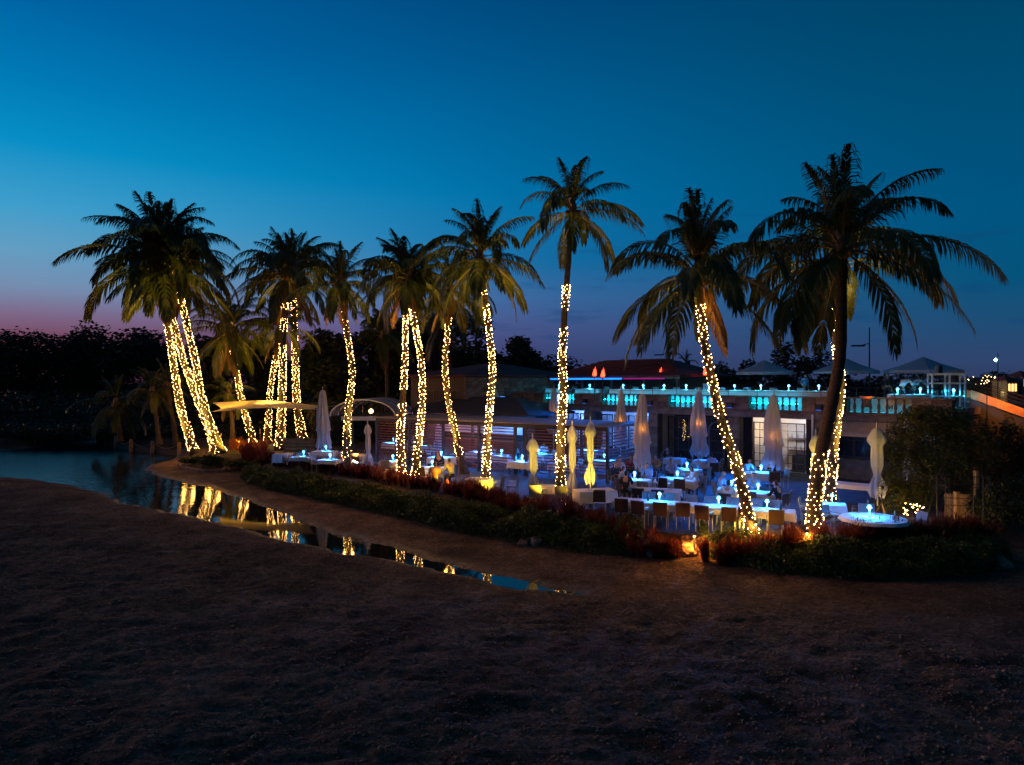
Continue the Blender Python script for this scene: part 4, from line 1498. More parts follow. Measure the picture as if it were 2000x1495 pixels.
# ------------------------------------------------------------------ parasols
def fluted(prof, nfold, depth, n=48, hem=0.0, hem_seed=0, twist=0.0):
    """cloth hanging in folds round a pole: profile of (radius, height) from the top down"""
    rg = random.Random(hem_seed)
    vs, fs = [], []
    hemz = [hem * (.15 + .85 * abs(math.sin(nfold * .5 * 2 * math.pi * k / n + 1))) * rg.uniform(.6, 1.2) for k in range(n)]
    z0 = prof[0][1]
    zr = z0 - prof[-1][1]
    ph = [rg.uniform(-.25, .25) for _ in range(nfold)]
    for i, (r, z) in enumerate(prof):
        q = (z0 - z) / zr
        for k in range(n):
            th = 2 * math.pi * k / n
            f = math.cos(nfold * th + ph[int(k * nfold / n) % nfold] + twist * q)
            rr = r * (1 + depth * min(1, q * 3) * f * (.7 + .5 * math.sin(7 * q + k * .7 + hem_seed))) * (1 + .06 * math.sin(9 * q + 2 * th + hem_seed))
            vs.append((rr * math.cos(th), rr * math.sin(th), z + (hemz[k] if i == len(prof) - 1 else hemz[k] * .5 if i == len(prof) - 2 else 0)))
    for i in range(len(prof) - 1):
        for k in range(n):
            k2 = (k + 1) % n
            fs.append((i * n + k, (i + 1) * n + k, (i + 1) * n + k2, i * n + k2))
    return MB().add(vs, fs)


def parasol(label, x, ytop, ybot, ybase, wpx, kind, lamp=None, mtl='canvas', group='closed parasols on the patio', lean=0.0, seed=0):
    b = G(x, ybase, 0.03)
    Y = b.y
    zt = H - (ytop - HY) / F * Y
    zb = H - (ybot - HY) / F * Y
    r = wpx / 2 / F * Y
    root = thing('closed_parasol', label, 'parasol', b, random.Random(seed).uniform(0, 6.28), group)
    zt -= .03
    zb = max(zb - .03, .25)
    hgt = zt - zb
    if kind == 'tall':
        prof = [(.03, zt), (.09, zt - .02), (r * .42, zt - .10)] + [(r * (.44 + .46 * (k / 9) ** .9), zt - .10 - (hgt - .1) * .60 * k / 9) for k in range(1, 10)]
        prof += [(r * .98, zt - .64 * hgt), (r * .78, zt - .665 * hgt), (r * .80, zt - .76 * hgt), (r * .92, zt - .88 * hgt), (r * 1.0, zt - hgt)]
        mb = fluted(prof, 8, .30, 64, .30 * hgt * .45, seed)
    else:
        cap = r * .92
        prof = [(.025, zt), (cap * .55, zt - .07), (cap, zt - .145 * hgt), (cap * .97, zt - .185 * hgt), (r * .52, zt - .255 * hgt), (r * .60, zt - .40 * hgt), (r * .62, zt - .52 * hgt), (r * .36, zt - .655 * hgt),
                (r * .55, zt - .70 * hgt), (r * .88, zt - .82 * hgt), (r * .86, zt - .90 * hgt), (r * .62, zt - hgt)]
        mb = fluted(prof, 6, .32, 54, .10 * hgt, seed, .6)
    cn = put('canopy', mb.mesh('canopy', M[mtl], True), root)
    put('pole', MB().tube([(0, 0, .05), (0, 0, zt + .14)], .028, 8).mesh('pole', M['steel']), root)
    put('finial', MB().lathe([(.012, zt + .13), (.03, zt + .16), (.012, zt + .21), (.002, zt + .24)], 8).mesh('finial', M['steel'], True), root)
    put('base', MB().lathe([(.36, 0), (.36, .05), (.30, .08), (.05, .09), (.045, .34)], 16).mesh('base', M['darksteel']), root)
    if kind != 'tall':
        put('tie_strap', MB().lathe([(r * .43, zt - .645 * hgt), (r * .44, zt - .675 * hgt)], 14).mesh('tie_strap', M['canvas']), root)
    rl_ = random.Random(seed + 40)
    root.rotation_euler = (rl_.uniform(-.02, .02), rl_.uniform(-.022, .022) + lean, 0 if lean else root.rotation_euler.z)
    if lamp:
        z, pw = lamp
        zl = zt - hgt * z
        put('heat_lamp', MB().lathe([(.015, zl - .16), (.035, zl - .14), (.035, zl + .14), (.015, zl + .16)], 8).mesh('heat_lamp', M['heater'], True), root)
        c = Vector((b.x, b.y, 0))
        toward = (Vector((0, 0, 0)) - c).normalized()
        lo = Vector((toward.x, toward.y, 0)) * r * .45
        lo.rotate(Euler((0, 0, -root.rotation_euler.z)))
        point((lo.x - .02, lo.y, zl), (1.0, .30, .03), pw * .8, root, .04)
    return root


parasol('tall white closed parasol glowing blue at the left of the patio', 632, 762, 884, 897, 25, 'tall', seed=1)
parasol('cream closed parasol tied at the waist, beside the arched canopy', 720, 829, 916, 922, 17, 'tied', seed=2)
parasol('closed parasol seen through the slats of the pergola', 857, 828, 890, 898, 18, 'tall', seed=3)
parasol('blue lit closed parasol rising behind the pergola roof', 970, 766, 850, 878, 17, 'tall', mtl='canvas', seed=4)
parasol('closed parasol with an orange glow half hidden by the tallest palm', 1081, 758, 850, 890, 21, 'tall', (.50, 9), seed=5)
parasol('short yellow lit closed parasol in front of the pergola', 1042, 857, 966, 975, 24, 'tied', seed=6)
parasol('grey shaded closed parasol right of the tallest palm', 1118, 832, 968, 986, 20, 'tied', seed=7)
parasol('tall yellow lit closed parasol near the end of the slat screen', 1153, 824, 950, 996, 22, 'tied', seed=8)
parasol('closed parasol with an orange glow in front of the blue windows', 1212, 763, 878, 925, 21, 'tall', (.50, 9), seed=9)
parasol('large closed parasol with twin orange glows in front of the stone pier', 1253, 770, 918, 950, 30, 'tall', (.46, 10), seed=10)
parasol('blue lit closed parasol with an orange spot before the dark doors', 1365, 765, 898, 927, 30, 'tall', (.46, 9), seed=11)
parasol('closed parasol with ragged hem in front of the lit French doors', 1508, 771, 925, 948, 35, 'tall', (.52, 9), seed=12)
parasol('leaning white closed parasol with a blue side, left of the tall shrub', 1714, 836, 978, 1006, 34, 'tied', lean=-.03, seed=13)
parasol('closed parasol of which only the top shows above the shrub', 1771, 817, 930, 985, 20, 'tied', seed=14)
parasol('yellow lit closed parasol behind the twin lit palm trunks', 1590, 850, 985, 1015, 24, 'tied', seed=15)


def open_parasol(label, x, yapex, yedge, xl, xr, Y, seed):
    c = D(x, HY, Y)
    z1 = H - (yedge - HY) / F * Y
    z2 = H - (yapex - HY) / F * Y
    hw_ = (xr - xl) / 2 / F * Y
    root = thing('open_parasol', label, 'parasol', (c.x, Y, FLOOR2), 0, 'open parasols on the terrace')
    a, b = z1 - FLOOR2, z2 - FLOOR2
    mb = MB()
    ns_ = 8
    ang = [R(22.5) + 2 * math.pi * k / ns_ for k in range(ns_)]
    rim = [(hw_ * 1.06 * math.cos(t), hw_ * 1.06 * math.sin(t), a) for t in ang]
    mid = [(hw_ * .5 * math.cos(t), hw_ * .5 * math.sin(t), a + (b - a) * .46) for t in ang]
    val = [(p[0], p[1], a - .16) for p in rim]
    v = [(0, 0, b)] + mid + rim + val
    f = []
    for k in range(ns_):
        k2 = (k + 1) % ns_
        f += [(0, 1 + k, 1 + k2), (1 + k, 9 + k, 9 + k2, 1 + k2), (9 + k, 17 + k, 17 + k2, 9 + k2)]
    put('canopy', mb.add(v, f).mesh('canopy', M['canvas_blue']), root)
    for k in range(ns_):
        put('rib', MB().tube([(0, 0, b - .05), mid[k][:2] + (mid[k][2] - .03,), rim[k][:2] + (rim[k][2] - .03,)], .012, 4).mesh('rib', M['darksteel']), root)
    put('pole', MB().tube([(0, 0, .04), (0, 0, b - .02)], .03, 7).mesh('pole', M['darksteel']), root)
    put('base', MB().lathe([(.35, 0), (.35, .06), (.06, .08)], 12).mesh('base', M['darksteel']), root)


open_parasol('open parasol on the terrace, left of the three', 1493, 703, 727, 1443, 1543, 42, 1)
open_parasol('open parasol on the terrace half hidden by the dark palm trunk', 1652, 700, 725, 1596, 1708, 40, 2)
open_parasol('large open parasol on the terrace above the serving stand', 1803, 697, 724, 1738, 1868, 38, 3)

# ------------------------------------------------------------------ tables, cloths, lamps, glasses, chairs
def cloth_mesh(sx, sy, drop, seed, round_=False):
    rg = random.Random(seed)
    vs, fs = [], []
    n = 40
    ring = []
    for k in range(n):
        if round_:
            t = 2 * math.pi * k / n
            ring.append((sx / 2 * math.cos(t), sy / 2 * math.sin(t)))
        else:
            u = k / n * 4
            s, f = int(u), u - int(u)
            a = [(-1, -1), (1, -1), (1, 1), (-1, 1)][s]
            b = [(1, -1), (1, 1), (-1, 1), (-1, -1)][s]
            ring.append(((a[0] + (b[0] - a[0]) * f) * sx / 2, (a[1] + (b[1] - a[1]) * f) * sy / 2))
    vs.append((0, 0, 0))
    levels = [(0.0, .0), (-.02, .012), (-drop * .5, .03), (-drop, .055)]
    for li, (z, o) in enumerate(levels):
        for k, (x, y) in enumerate(ring):
            l_ = math.hypot(x, y)
            corner = 0 if round_ else (1 if k % (n // 4) == 0 else 0)
            wv = math.sin(k * 1.9 + seed) * .022 * li / 3
            dz = -drop * .28 * corner * li / 3 + (rg.uniform(-.015, .015) if li == 3 else 0)
            vs.append((x + x / l_ * (o + wv), y + y / l_ * (o + wv), z + dz))
    for k in range(n):
        k2 = (k + 1) % n
        fs.append((0, 1 + k, 1 + k2))
        for li in range(3):
            fs.append((1 + li * n + k, 1 + (li + 1) * n + k, 1 + (li + 1) * n + k2, 1 + li * n + k2))
    return MB().add(vs, fs)


def table(desc, x, y, sx, sy, rz, cloth='white', drop=.30, round_=False, z=.75, zf=.03, loc=None, cloth_desc=None):
    p = G(x, y, z) if loc is None else loc
    root = thing('dining_table', desc, 'table', (p.x, p.y, zf), rz, 'dining tables')
    if round_:
        put('tabletop', MB().lathe([(.01, .705), (sx / 2, .705), (sx / 2, .735), (.01, .735)], 28).mesh('tabletop', M['wood']), root, (0, 0, z - .75))
        put('pedestal', MB().lathe([(.30, 0), (.30, .03), (.05, .06), (.05, .70)], 14).mesh('pedestal', M['darksteel']), root, (0, 0, 0))
    else:
        put('tabletop', MB().box(0, 0, .72, sx, sy, .03).mesh('tabletop', M['wood']), root, (0, 0, z - .75))
        for dx in (-1, 1):
            for dy in (-1, 1):
                put('leg', cached('tleg', lambda: MB().box(0, 0, .352, .05, .05, .70).mesh('leg', M['darksteel'])), root, (dx * (sx / 2 - .07), dy * (sy / 2 - .07), 0))
    if cloth:
        put('tablecloth', cloth_mesh(sx + .03, sy + .03, drop, int(x * 3 + y), round_).mesh('tablecloth', M['cloth']), None, (p.x, p.y, zf + z - .75 + .742), (0, 0, rz), label=cloth_desc or desc, cat='tablecloth', group='tablecloths')
    return Vector((p.x, p.y, zf + z - .75 + .744)), root


BASE_M = MB().lathe([(.055, 0), (.055, .012), (.012, .02), (.010, .26)], 12).mesh('lamp_base', M['steel'], True)
SHADE_M = MB().lathe([(.035, .335), (.075, .25), (.070, .25), (.03, .33)], 14).mesh('lamp_shade', M['lamp_blue'], True)
SHADE_OFF = MB().lathe([(.035, .345), (.105, .25), (.10, .25), (.03, .34)], 14).mesh('lamp_shade', M['lamp_off'], True)


LAMP_K = 17.0


def table_lamp(desc, p, power=6.0, lit=True, col=(.02, .27, 1.0), k=1.0):
    root = thing('table_lamp', desc, 'lamp', p, 0, 'cordless lamps on the tables')
    put('lamp_base', BASE_M, root, scale=k)
    put('lamp_shade', SHADE_M if lit else SHADE_OFF, root, scale=k)
    if lit:
        point((0, 0, .245 * k), col, power * LAMP_K, root, .03, 'lamp_light')
    return root


CUP = MB().lathe([(.032, 0), (.030, .004), (.005, .01), (.004, .09), (.02, .11), (.038, .15), (.036, .19), (.030, .215), (.028, .213), (.034, .188), (.035, .15), (.018, .114), (.001, .104)], 12)
GLASS_ME = CUP.mesh('wine_glass', M['glass'], True)
BOTTLE_ME = MB().lathe([(.037, 0), (.037, .19), (.015, .25), (.014, .30), (.001, .301)], 12).mesh('bottle', M['black'], True)


def chair_parts(fabric):
    fm = M[fabric]

    def seat():
        return MB().box(0, 0, .45, .47, .46, .035).mesh('seat', fm)

    def back():
        mb = MB()
        mb.add([(-.225, -.22, .47), (.225, -.22, .47), (.225, -.285, .90), (-.225, -.285, .90), (-.225, -.24, .465), (.225, -.24, .465), (.225, -.305, .895), (-.225, -.305, .895)],
               [(0, 1, 2, 3), (7, 6, 5, 4), (3, 2, 6, 7), (0, 4, 5, 1), (0, 3, 7, 4), (1, 5, 6, 2)])
        return mb.mesh('backrest', fm)

    def bframe():
        return MB().tube([(-.235, -.20, .43), (-.235, -.30, .91), (.235, -.30, .91), (.235, -.20, .43)], .014, 5).mesh('back_frame', M['alu'])

    def leg_f():
        return MB().tube([(0, 0, 0), (0, -.01, .44)], [.012, .016], 6).mesh('leg', M['alu'])

    def arm():
        return MB().tube([(0, .20, .44), (0, .19, .65), (0, -.24, .67)], .014, 5).mesh('armrest', M['alu'])
    k = 'chair_' + fabric
    return (cached(k + 's', seat), cached(k + 'b', back), cached(k + 'f', bframe), cached('cl', leg_f), cached('ca', arm))


def chair(label, loc, rz, fabric='textile', group='patio chairs', arms=True, zf=.03):
    """chair facing +y before rotation"""
    s, b, f, l_, a_ = chair_parts(fabric)
    root = thing('chair', label, 'chair', (loc[0], loc[1], zf), rz, group)
    put('seat', s, root)
    put('backrest', b, root)
    put('back_frame', f, root)
    for x in (-.215, .215):
        for y in (-.2, .2):
            put('leg', l_, root, (x, y, 0))
        if arms:
            put('armrest', a_, root, (x * 1.09, 0, 0))
    return root


def face(p, q):
    """rotation that turns +y from p to q"""
    return math.atan2(q[1] - p[1], q[0] - p[0]) - math.pi / 2


rgt = random.Random(17)
# 1 long banquet table at the front
A_, B_ = G(1204, 976, .75), G(1551, 1001, .75)
ctr = (A_ + B_) / 2
lr = math.atan2(B_.y - A_.y, B_.x - A_.x)
LL = (B_ - A_).length
lu = Vector((math.cos(lr), math.sin(lr), 0))
lv = Vector((-math.sin(lr), math.cos(lr), 0))
top, _ = table('long banquet table set with glasses at the front of the patio', 0, 0, LL, .85, lr, drop=.22, loc=ctr, cloth_desc='long white cloth glowing blue on the front banquet table')
for k, f_ in enumerate((.26, .60, .86)):
    table_lamp(['left', 'middle', 'right'][k] + ' blue lamp of the three on the long front table', top + lu * (f_ - .5) * LL + lv * .05, 9.0)

for k in range(20):
    f_ = .045 + k * .048
    sd = .22 if k % 2 else -.20
    put('wine_glass', GLASS_ME, None, top + lu * (f_ - .5) * LL + lv * (sd + rgt.uniform(-.05, .05)), label=ORD[k // 2] + ' wine glass from the left in the ' + ('far' if k % 2 else 'near') + ' row on the long front table', cat='glass', group='wine glasses on the long front table')
for k, f_ in enumerate((.19, .93)):
    put('bottle', BOTTLE_ME, None, top + lu * (f_ - .5) * LL + lv * .1, label='dark bottle on the long front table near its ' + ['left', 'right'][k] + ' end', cat='bottle', group='bottles on the long front table')
for k in range(8):
    f_ = .055 + k * .121
    p = top + lu * ((f_ - .5) * LL + rgt.uniform(-.07, .07)) - lv * (.62 + rgt.uniform(-.10, .14))
    chair(ORD[k] + ' chair from the left on the near side of the long front table', p, lr + rgt.uniform(-.22, .22), 'textile_brown', 'chairs along the long front table')
for k in range(7):
    f_ = .17 + k * .121
    p = top + lu * ((f_ - .5) * LL + rgt.uniform(-.07, .07)) + lv * (.66 + rgt.uniform(-.08, .16))
    chair(ORD[k] + ' chair from the left on the far side of the long front table', p, lr + math.pi + rgt.uniform(-.25, .25), 'textile', 'chairs along the long front table')

# other tables: description, pixel of the top centre, size, rotation, lamp (offset pixel or None)
TB = [   # cloth look, which table, pixel of its top centre, size, turn, lamp power, drop
    ('blue lit', 'square table behind the pinkish one', 1322, 937, 1.7, 1.0, -.5, 10, .30),
    ('blue lit', 'small table before the blue parasol', 1341, 918, 1.2, .9, -.6, 10, .25),
    ('pinkish white', 'table with an unlit lamp', 1283, 958, 1.75, 1.0, -.35, 0, .28),
    ('blue lit', 'table under the ragged parasol', 1486, 924, 1.5, .9, -.3, 12, .30),
    ('bright blue lit', 'table of the man in pale blue', 1480, 963, 1.15, .95, -.35, 9, .25),
    ('blue lit', 'table behind the leaning palm trunk', 1428, 957, 1.0, .9, -.35, 7, .25),
    ('tan lit', 'buffet table by the tall yellow parasol', 1162, 958, 1.5, .8, .25, 0, .45),
    ('yellow lit', 'table behind the short yellow parasol', 1080, 951, 1.3, .9, -.2, 0, .25),
    ('bright yellow', 'table before the pergola posts', 935, 936, 1.0, .8, -.3, 0, .50),
    ('cream', 'table of the couple before the pergola', 842, 914, 1.5, .9, -.2, 6, .40),
    ('blue lit', 'small table between the close palms and the cream parasol', 765, 902, 1.1, .9, -.2, 7, .40),
    ('glaring white', 'table left of the cream parasol', 701, 889, 1.0, .8, -.1, 0, .45),
    ('white', 'table under the tall white parasol', 634, 882, 1.35, .8, -.1, 9, .40),
    ('blue lit', 'low table left of the tall white parasol', 590, 893, 1.15, .9, -.2, 8, .2),
    ('blue lit', 'table between the tall white parasol and the red grass', 642, 899, 1.1, .8, -.15, 8, .2),
    ('tan', 'table beside the thick straight palm', 552, 887, .9, .8, -.1, 0, .5),
    ('dark blue lit', 'table of the seated group before the pier', 1238, 938, 1.3, .9, -.4, 8, .28),
    ('pale', 'table in front of the dark doors', 1318, 896, 1.0, .8, -.6, 0, .3),
    ('pale', 'table right of the blue parasol foot', 1377, 900, 1.1, .8, -.6, 0, .4),
    ('rumpled tan', 'service table before the counter', 1662, 946, 2.1, .9, -.75, 0, .18),
    ('bright blue lit', 'small table behind the twin lit trunks', 1625, 986, .85, .8, -.4, 8, .3)]
TOPS = []
for i, (ck, ds, x, y, sx, sy, rz, lp, drop) in enumerate(TB):
    tp, _ = table('cloth covered ' + ds, x, y, sx, sy, rz, drop=drop, cloth_desc=ck + ' cloth on the ' + ds)
    TOPS.append((tp, rz, sx, sy))
    if i not in (6, 15, 19):
        ax_, ay_ = Vector((math.cos(rz), math.sin(rz), 0)), Vector((-math.sin(rz), math.cos(rz), 0))
        for q_, (u_, v_) in enumerate(((-.32, -.18), (.30, .16))):
            put('wine_glass', GLASS_ME, None, tp + ax_ * u_ * sx + ay_ * v_ * sy + Vector((0, 0, .002)), label=('left' if q_ == 0 else 'right') + ' wine glass on the ' + ds, cat='glass', group='wine glasses on the small tables')
            put('plate', cached('plate', lambda: MB().lathe([(.001, .004), (.07, .004), (.11, .016), (.112, .02), (.07, .01), (.001, .01)], 18).mesh('plate', M['whitepaint'], True)), None, tp + ax_ * (u_ + (.16 if u_ < 0 else -.14)) * sx + ay_ * v_ * 1.2 * sy + Vector((0, 0, .002)), label=('left' if q_ == 0 else 'right') + ' white plate on the ' + ds, cat='plate', group='plates on the small tables')
    if lp:
        table_lamp('small blue lamp on the ' + ds, tp + Vector((.05, .1, 0)), lp)
table_lamp('unlit lamp with a white shade on the pinkish table', TOPS[2][0] + Vector((-.05, .05, 0)), lit=False)

# chairs round them: (table index, where on it: along, across), fabric, label
CH = [
    (0, -.35, -.78, 'textile_brown', 'brown chair at the left of the near side of the blue square table'), (0, .35, -.78, 'textile_brown', 'brown chair at the right of the near side of the blue square table'),
    (0, .9, .25, 'textile', 'blue lit chair at the right end of the blue square table'), (0, -.2, .75, 'textile', 'chair on the far side of the blue square table'),
    (1, -.1, .72, 'textile', 'blue lit chair behind the small table with a lamp'), (1, .85, .0, 'textile', 'chair with a blue garment over it right of the small lamp table'),
    (2, -.6, -.75, 'textile_brown', 'brown chair at the left of the near side of the pinkish table'), (2, .15, -.78, 'textile_brown', 'brown chair at the middle of the near side of the pinkish table'),
    (2, -.7, .72, 'textile', 'chair on the far left side of the pinkish table'),
    (3, -.35, .7, 'textile', 'blue lit chair behind the table under the ragged parasol'), (3, .5, -.72, 'textile_brown', 'brown chair in front of the table under the ragged parasol'), (3, .9, .1, 'textile', 'striped chair at the right end of the table under the ragged parasol'),
    (4, -.05, -.78, 'textile', 'dark chair on the near side of the bright table of the man in blue'), (4, .85, -.35, 'textile_brown', 'tan chair behind the person in black'),
    (6, -.1, -.75, 'textile_brown', 'chair in front of the tan buffet table'),
    (7, -.6, -.72, 'textile', 'yellow lit chair at the left of the table behind the short yellow parasol'), (7, .45, -.75, 'textile', 'yellow lit chair at the right of the table behind the short yellow parasol'),
    (8, .95, -.1, 'textile', 'yellow lit chair right of the bright yellow cloth'), (8, 1.5, .2, 'textile', 'second yellow lit chair right of the bright yellow cloth'),
    (9, -.15, -.75, 'textile_brown', 'chair of the guest in the orange print'), (9, .9, -.15, 'textile', 'chair of the guest in pale yellow'),
    (10, -.8, -.1, 'textile', 'chair left of the small table by the close palms'), (10, .1, -.75, 'textile', 'pale chair in front of the small table by the close palms'),
    (11, .1, -.72, 'textile_brown', 'dark red chair in front of the glaring white cloth'), (11, -.8, .1, 'textile', 'chair left of the glaring white cloth'),
    (12, -.9, 0, 'textile', 'chair left of the table under the tall white parasol'), (12, .95, .1, 'textile', 'chair right of the table under the tall white parasol'),
    (13, -.6, .6, 'textile', 'blue chair behind the low table left of the tall parasol'), (13, .75, -.2, 'textile', 'blue chair right of the low table left of the tall parasol'),
    (14, -.8, .15, 'textile', 'blue chair left of the table nearest the red grass'), (14, .9, -.1, 'textile_brown', 'wicker coloured chair right of the table nearest the red grass'),
    (16, -.3, -.75, 'textile', 'dark chair of the guest in black at the left group'), (16, .9, -.2, 'textile', 'blue chair right of the left group table'),
    (17, -.7, -.2, 'textile', 'dim chair left of the pale table before the dark doors'), (17, .7, .2, 'textile', 'dim chair right of the pale table before the dark doors'),
    (18, .8, -.2, 'textile', 'chair right of the table below the blue parasol'),
    (20, .85, .1, 'textile', 'grey chair right of the small table behind the twin trunks'), (20, -.8, -.2, 'textile_brown', 'brown chair left of the twin lit trunks')]
SEATS = {}
for (ti, dx, dy, fab, lb) in CH:
    tp, rz, sx, sy = TOPS[ti]
    ax = Vector((math.cos(rz), math.sin(rz), 0))
    ay = Vector((-math.sin(rz), math.cos(rz), 0))
    p = tp + ax * dx + ay * dy
    p = p + Vector((rgt.uniform(-.08, .08), rgt.uniform(-.08, .08), 0))
    SEATS[lb] = chair(lb, p, rgt.uniform(-.3, .3) + face(p, tp) if abs(dx) < .3 or abs(dy) < .5 else face(p, p + (-ay if dy > 0 else ay)), fab)

# round table at the right with a blue lit top
rp = G(1706, 1013, .75)
tp, _ = table('round table with a glowing blue top by the big shrub', cloth_desc='round white cloth glowing blue on the table by the shrub', x=0, y=0, sx=1.86, sy=1.86, rz=0, round_=True, drop=.10, loc=rp)
table_lamp('blue lamp on the round table by the shrub', tp + Vector((-.05, .15, 0)), 17, k=1.1)
for k in range(9):
    a = 2 * math.pi * k / 9 + .2
    put('plate', cached('plate', lambda: MB().lathe([(.001, .004), (.07, .004), (.11, .016), (.112, .02), (.07, .01), (.001, .01)], 18).mesh('plate', M['whitepaint'], True)), None, tp + Vector((.68 * math.cos(a), .68 * math.sin(a), .002)), label=ORD[k] + ' white plate on the round blue table, counting round from its right side', cat='plate', group='plates on the round table')
for k, (dx, dy, lb) in enumerate(((.45, 1.22, 'grey chair behind the round table on its far side'), (1.32, .1, 'pale tilted chair right of the round table'), (-.75, 1.1, 'grey chair behind the round table towards the trunks'))):
    p = tp + Vector((dx, dy, 0))
    chair(lb, p, face(p, tp), 'textile')
# tables under and behind the pergola, seen through the slats
for k, (x, y, lp) in enumerate(((768, 866, 9), (820, 872, 8), (862, 894, 10), (935, 884, 14), (905, 866, 8), (980, 890, 12), (1020, 902, 14), (1052, 888, 10), (1100, 905, 8), (1150, 880, 8), (1180, 900, 6))):
    p = G(x, y, .75)
    nm = ORD[k] + ' table from the left' if k < 3 else ORD[k] + ' table'
    tp, _ = table(ORD[k] + ' table behind the slat screen, counting from the left', 0, 0, 1.3, .9, -.6, loc=p, drop=.35, cloth_desc='blue lit cloth on the ' + ORD[k] + ' table behind the slats, from the left')
    table_lamp('small blue lamp on the ' + ORD[k] + ' table behind the slats, from the left', tp, lp * 1.8)
    q = tp + Vector((.7, .3, 0))
    chair('grey chair at the ' + ORD[k] + ' table behind the slats, from the left', q, face(q, tp), 'textile', 'chairs behind the slat screen')
# terrace: long cloth covered tables along the railing
TT = [-18.2, -15.2] + [-12.2 + k * 1.66 for k in range(9)]
for k, t in enumerate(TT):
    p = W(t, -1.25, 0)
    wdt = 1.9 if k < 2 else 1.62
    tp, _ = table(ORD[k] + ' table from the left along the terrace railing', 0, 0, wdt, .9, RZ, loc=Vector((p.x, p.y, 0)), zf=FLOOR2, drop=.6, cloth_desc='cyan lit cloth on the ' + ORD[k] + ' terrace table from the left')
    table_lamp('blue lamp on the ' + ORD[k] + ' terrace table from the left', tp, 7, col=(.03, .55, 1.0))
    if k < 2:
        for s_ in (-.75, .75):
            q = W(t + s_ * 1.6, -1.3, 0)
            chair('pale chair at the ' + ('left' if s_ < 0 else 'right') + ' end of the ' + ORD[k] + ' terrace table', q, RZ + (math.pi / 2 if s_ > 0 else -math.pi / 2), 'textile', 'chairs on the terrace', zf=FLOOR2)
    else:
        q = W(t + .2, -2.1, 0)
        chair('chair behind the ' + ORD[k] + ' terrace table from the left', q, RZ + math.pi, 'textile', 'chairs on the terrace', zf=FLOOR2)
# thin cyan light strip on the inside of the terrace edge, lighting the cloths
LS = thing('light_strip', 'cyan light strip along the inside foot of the terrace railing', 'light strip', W(-19.5, -.46, FLOOR2), RZ)
put('led_strip', MB().box(9.9, 0, .04, 19.8, .03, .03).mesh('led_strip', emis('cyan_edge_strip', (.0, .45, .75), 55.0)), LS)
put('channel', MB().box(9.9, .0, .012, 19.8, .06, .02).mesh('channel', M['steel']), LS)

# ------------------------------------------------------------------ people
def skin_body(name, chains, m, levels=1):
    """one continuous surface grown round joined bones; chains share joints by name: [(joint, (x,y,z), radius), ...]"""
    idx, vs, rs, es = {}, [], [], []
    for ch in chains:
        prev = None
        for j, p, r in ch:
            if j not in idx:
                idx[j] = len(vs)
                vs.append(p)
                rs.append(r)
            if prev is not None:
                es.append((prev, idx[j]))
            prev = idx[j]
    me = bpy.data.meshes.new(name + '_bones')
    me.from_pydata(vs, es, [])
    o = bpy.data.objects.new(name + '_bones', me)
    COL.objects.link(o)
    sk = o.modifiers.new('skin', 'SKIN')
    sk.use_smooth_shade = True
    for i, r in enumerate(rs):
        rr = r if hasattr(r, '__len__') else (r, r)
        me.skin_vertices[0].data[i].radius = rr
        me.skin_vertices[0].data[i].use_root = (i == 0)
    ss = o.modifiers.new('sub', 'SUBSURF')
    ss.levels = ss.render_levels = levels
    dg = bpy.context.evaluated_depsgraph_get()
    out = bpy.data.meshes.new_from_object(o.evaluated_get(dg))
    out.name = name
    bpy.data.objects.remove(o)
    bpy.data.meshes.remove(me)
    out.materials.clear()
    out.materials.append(m)
    return out


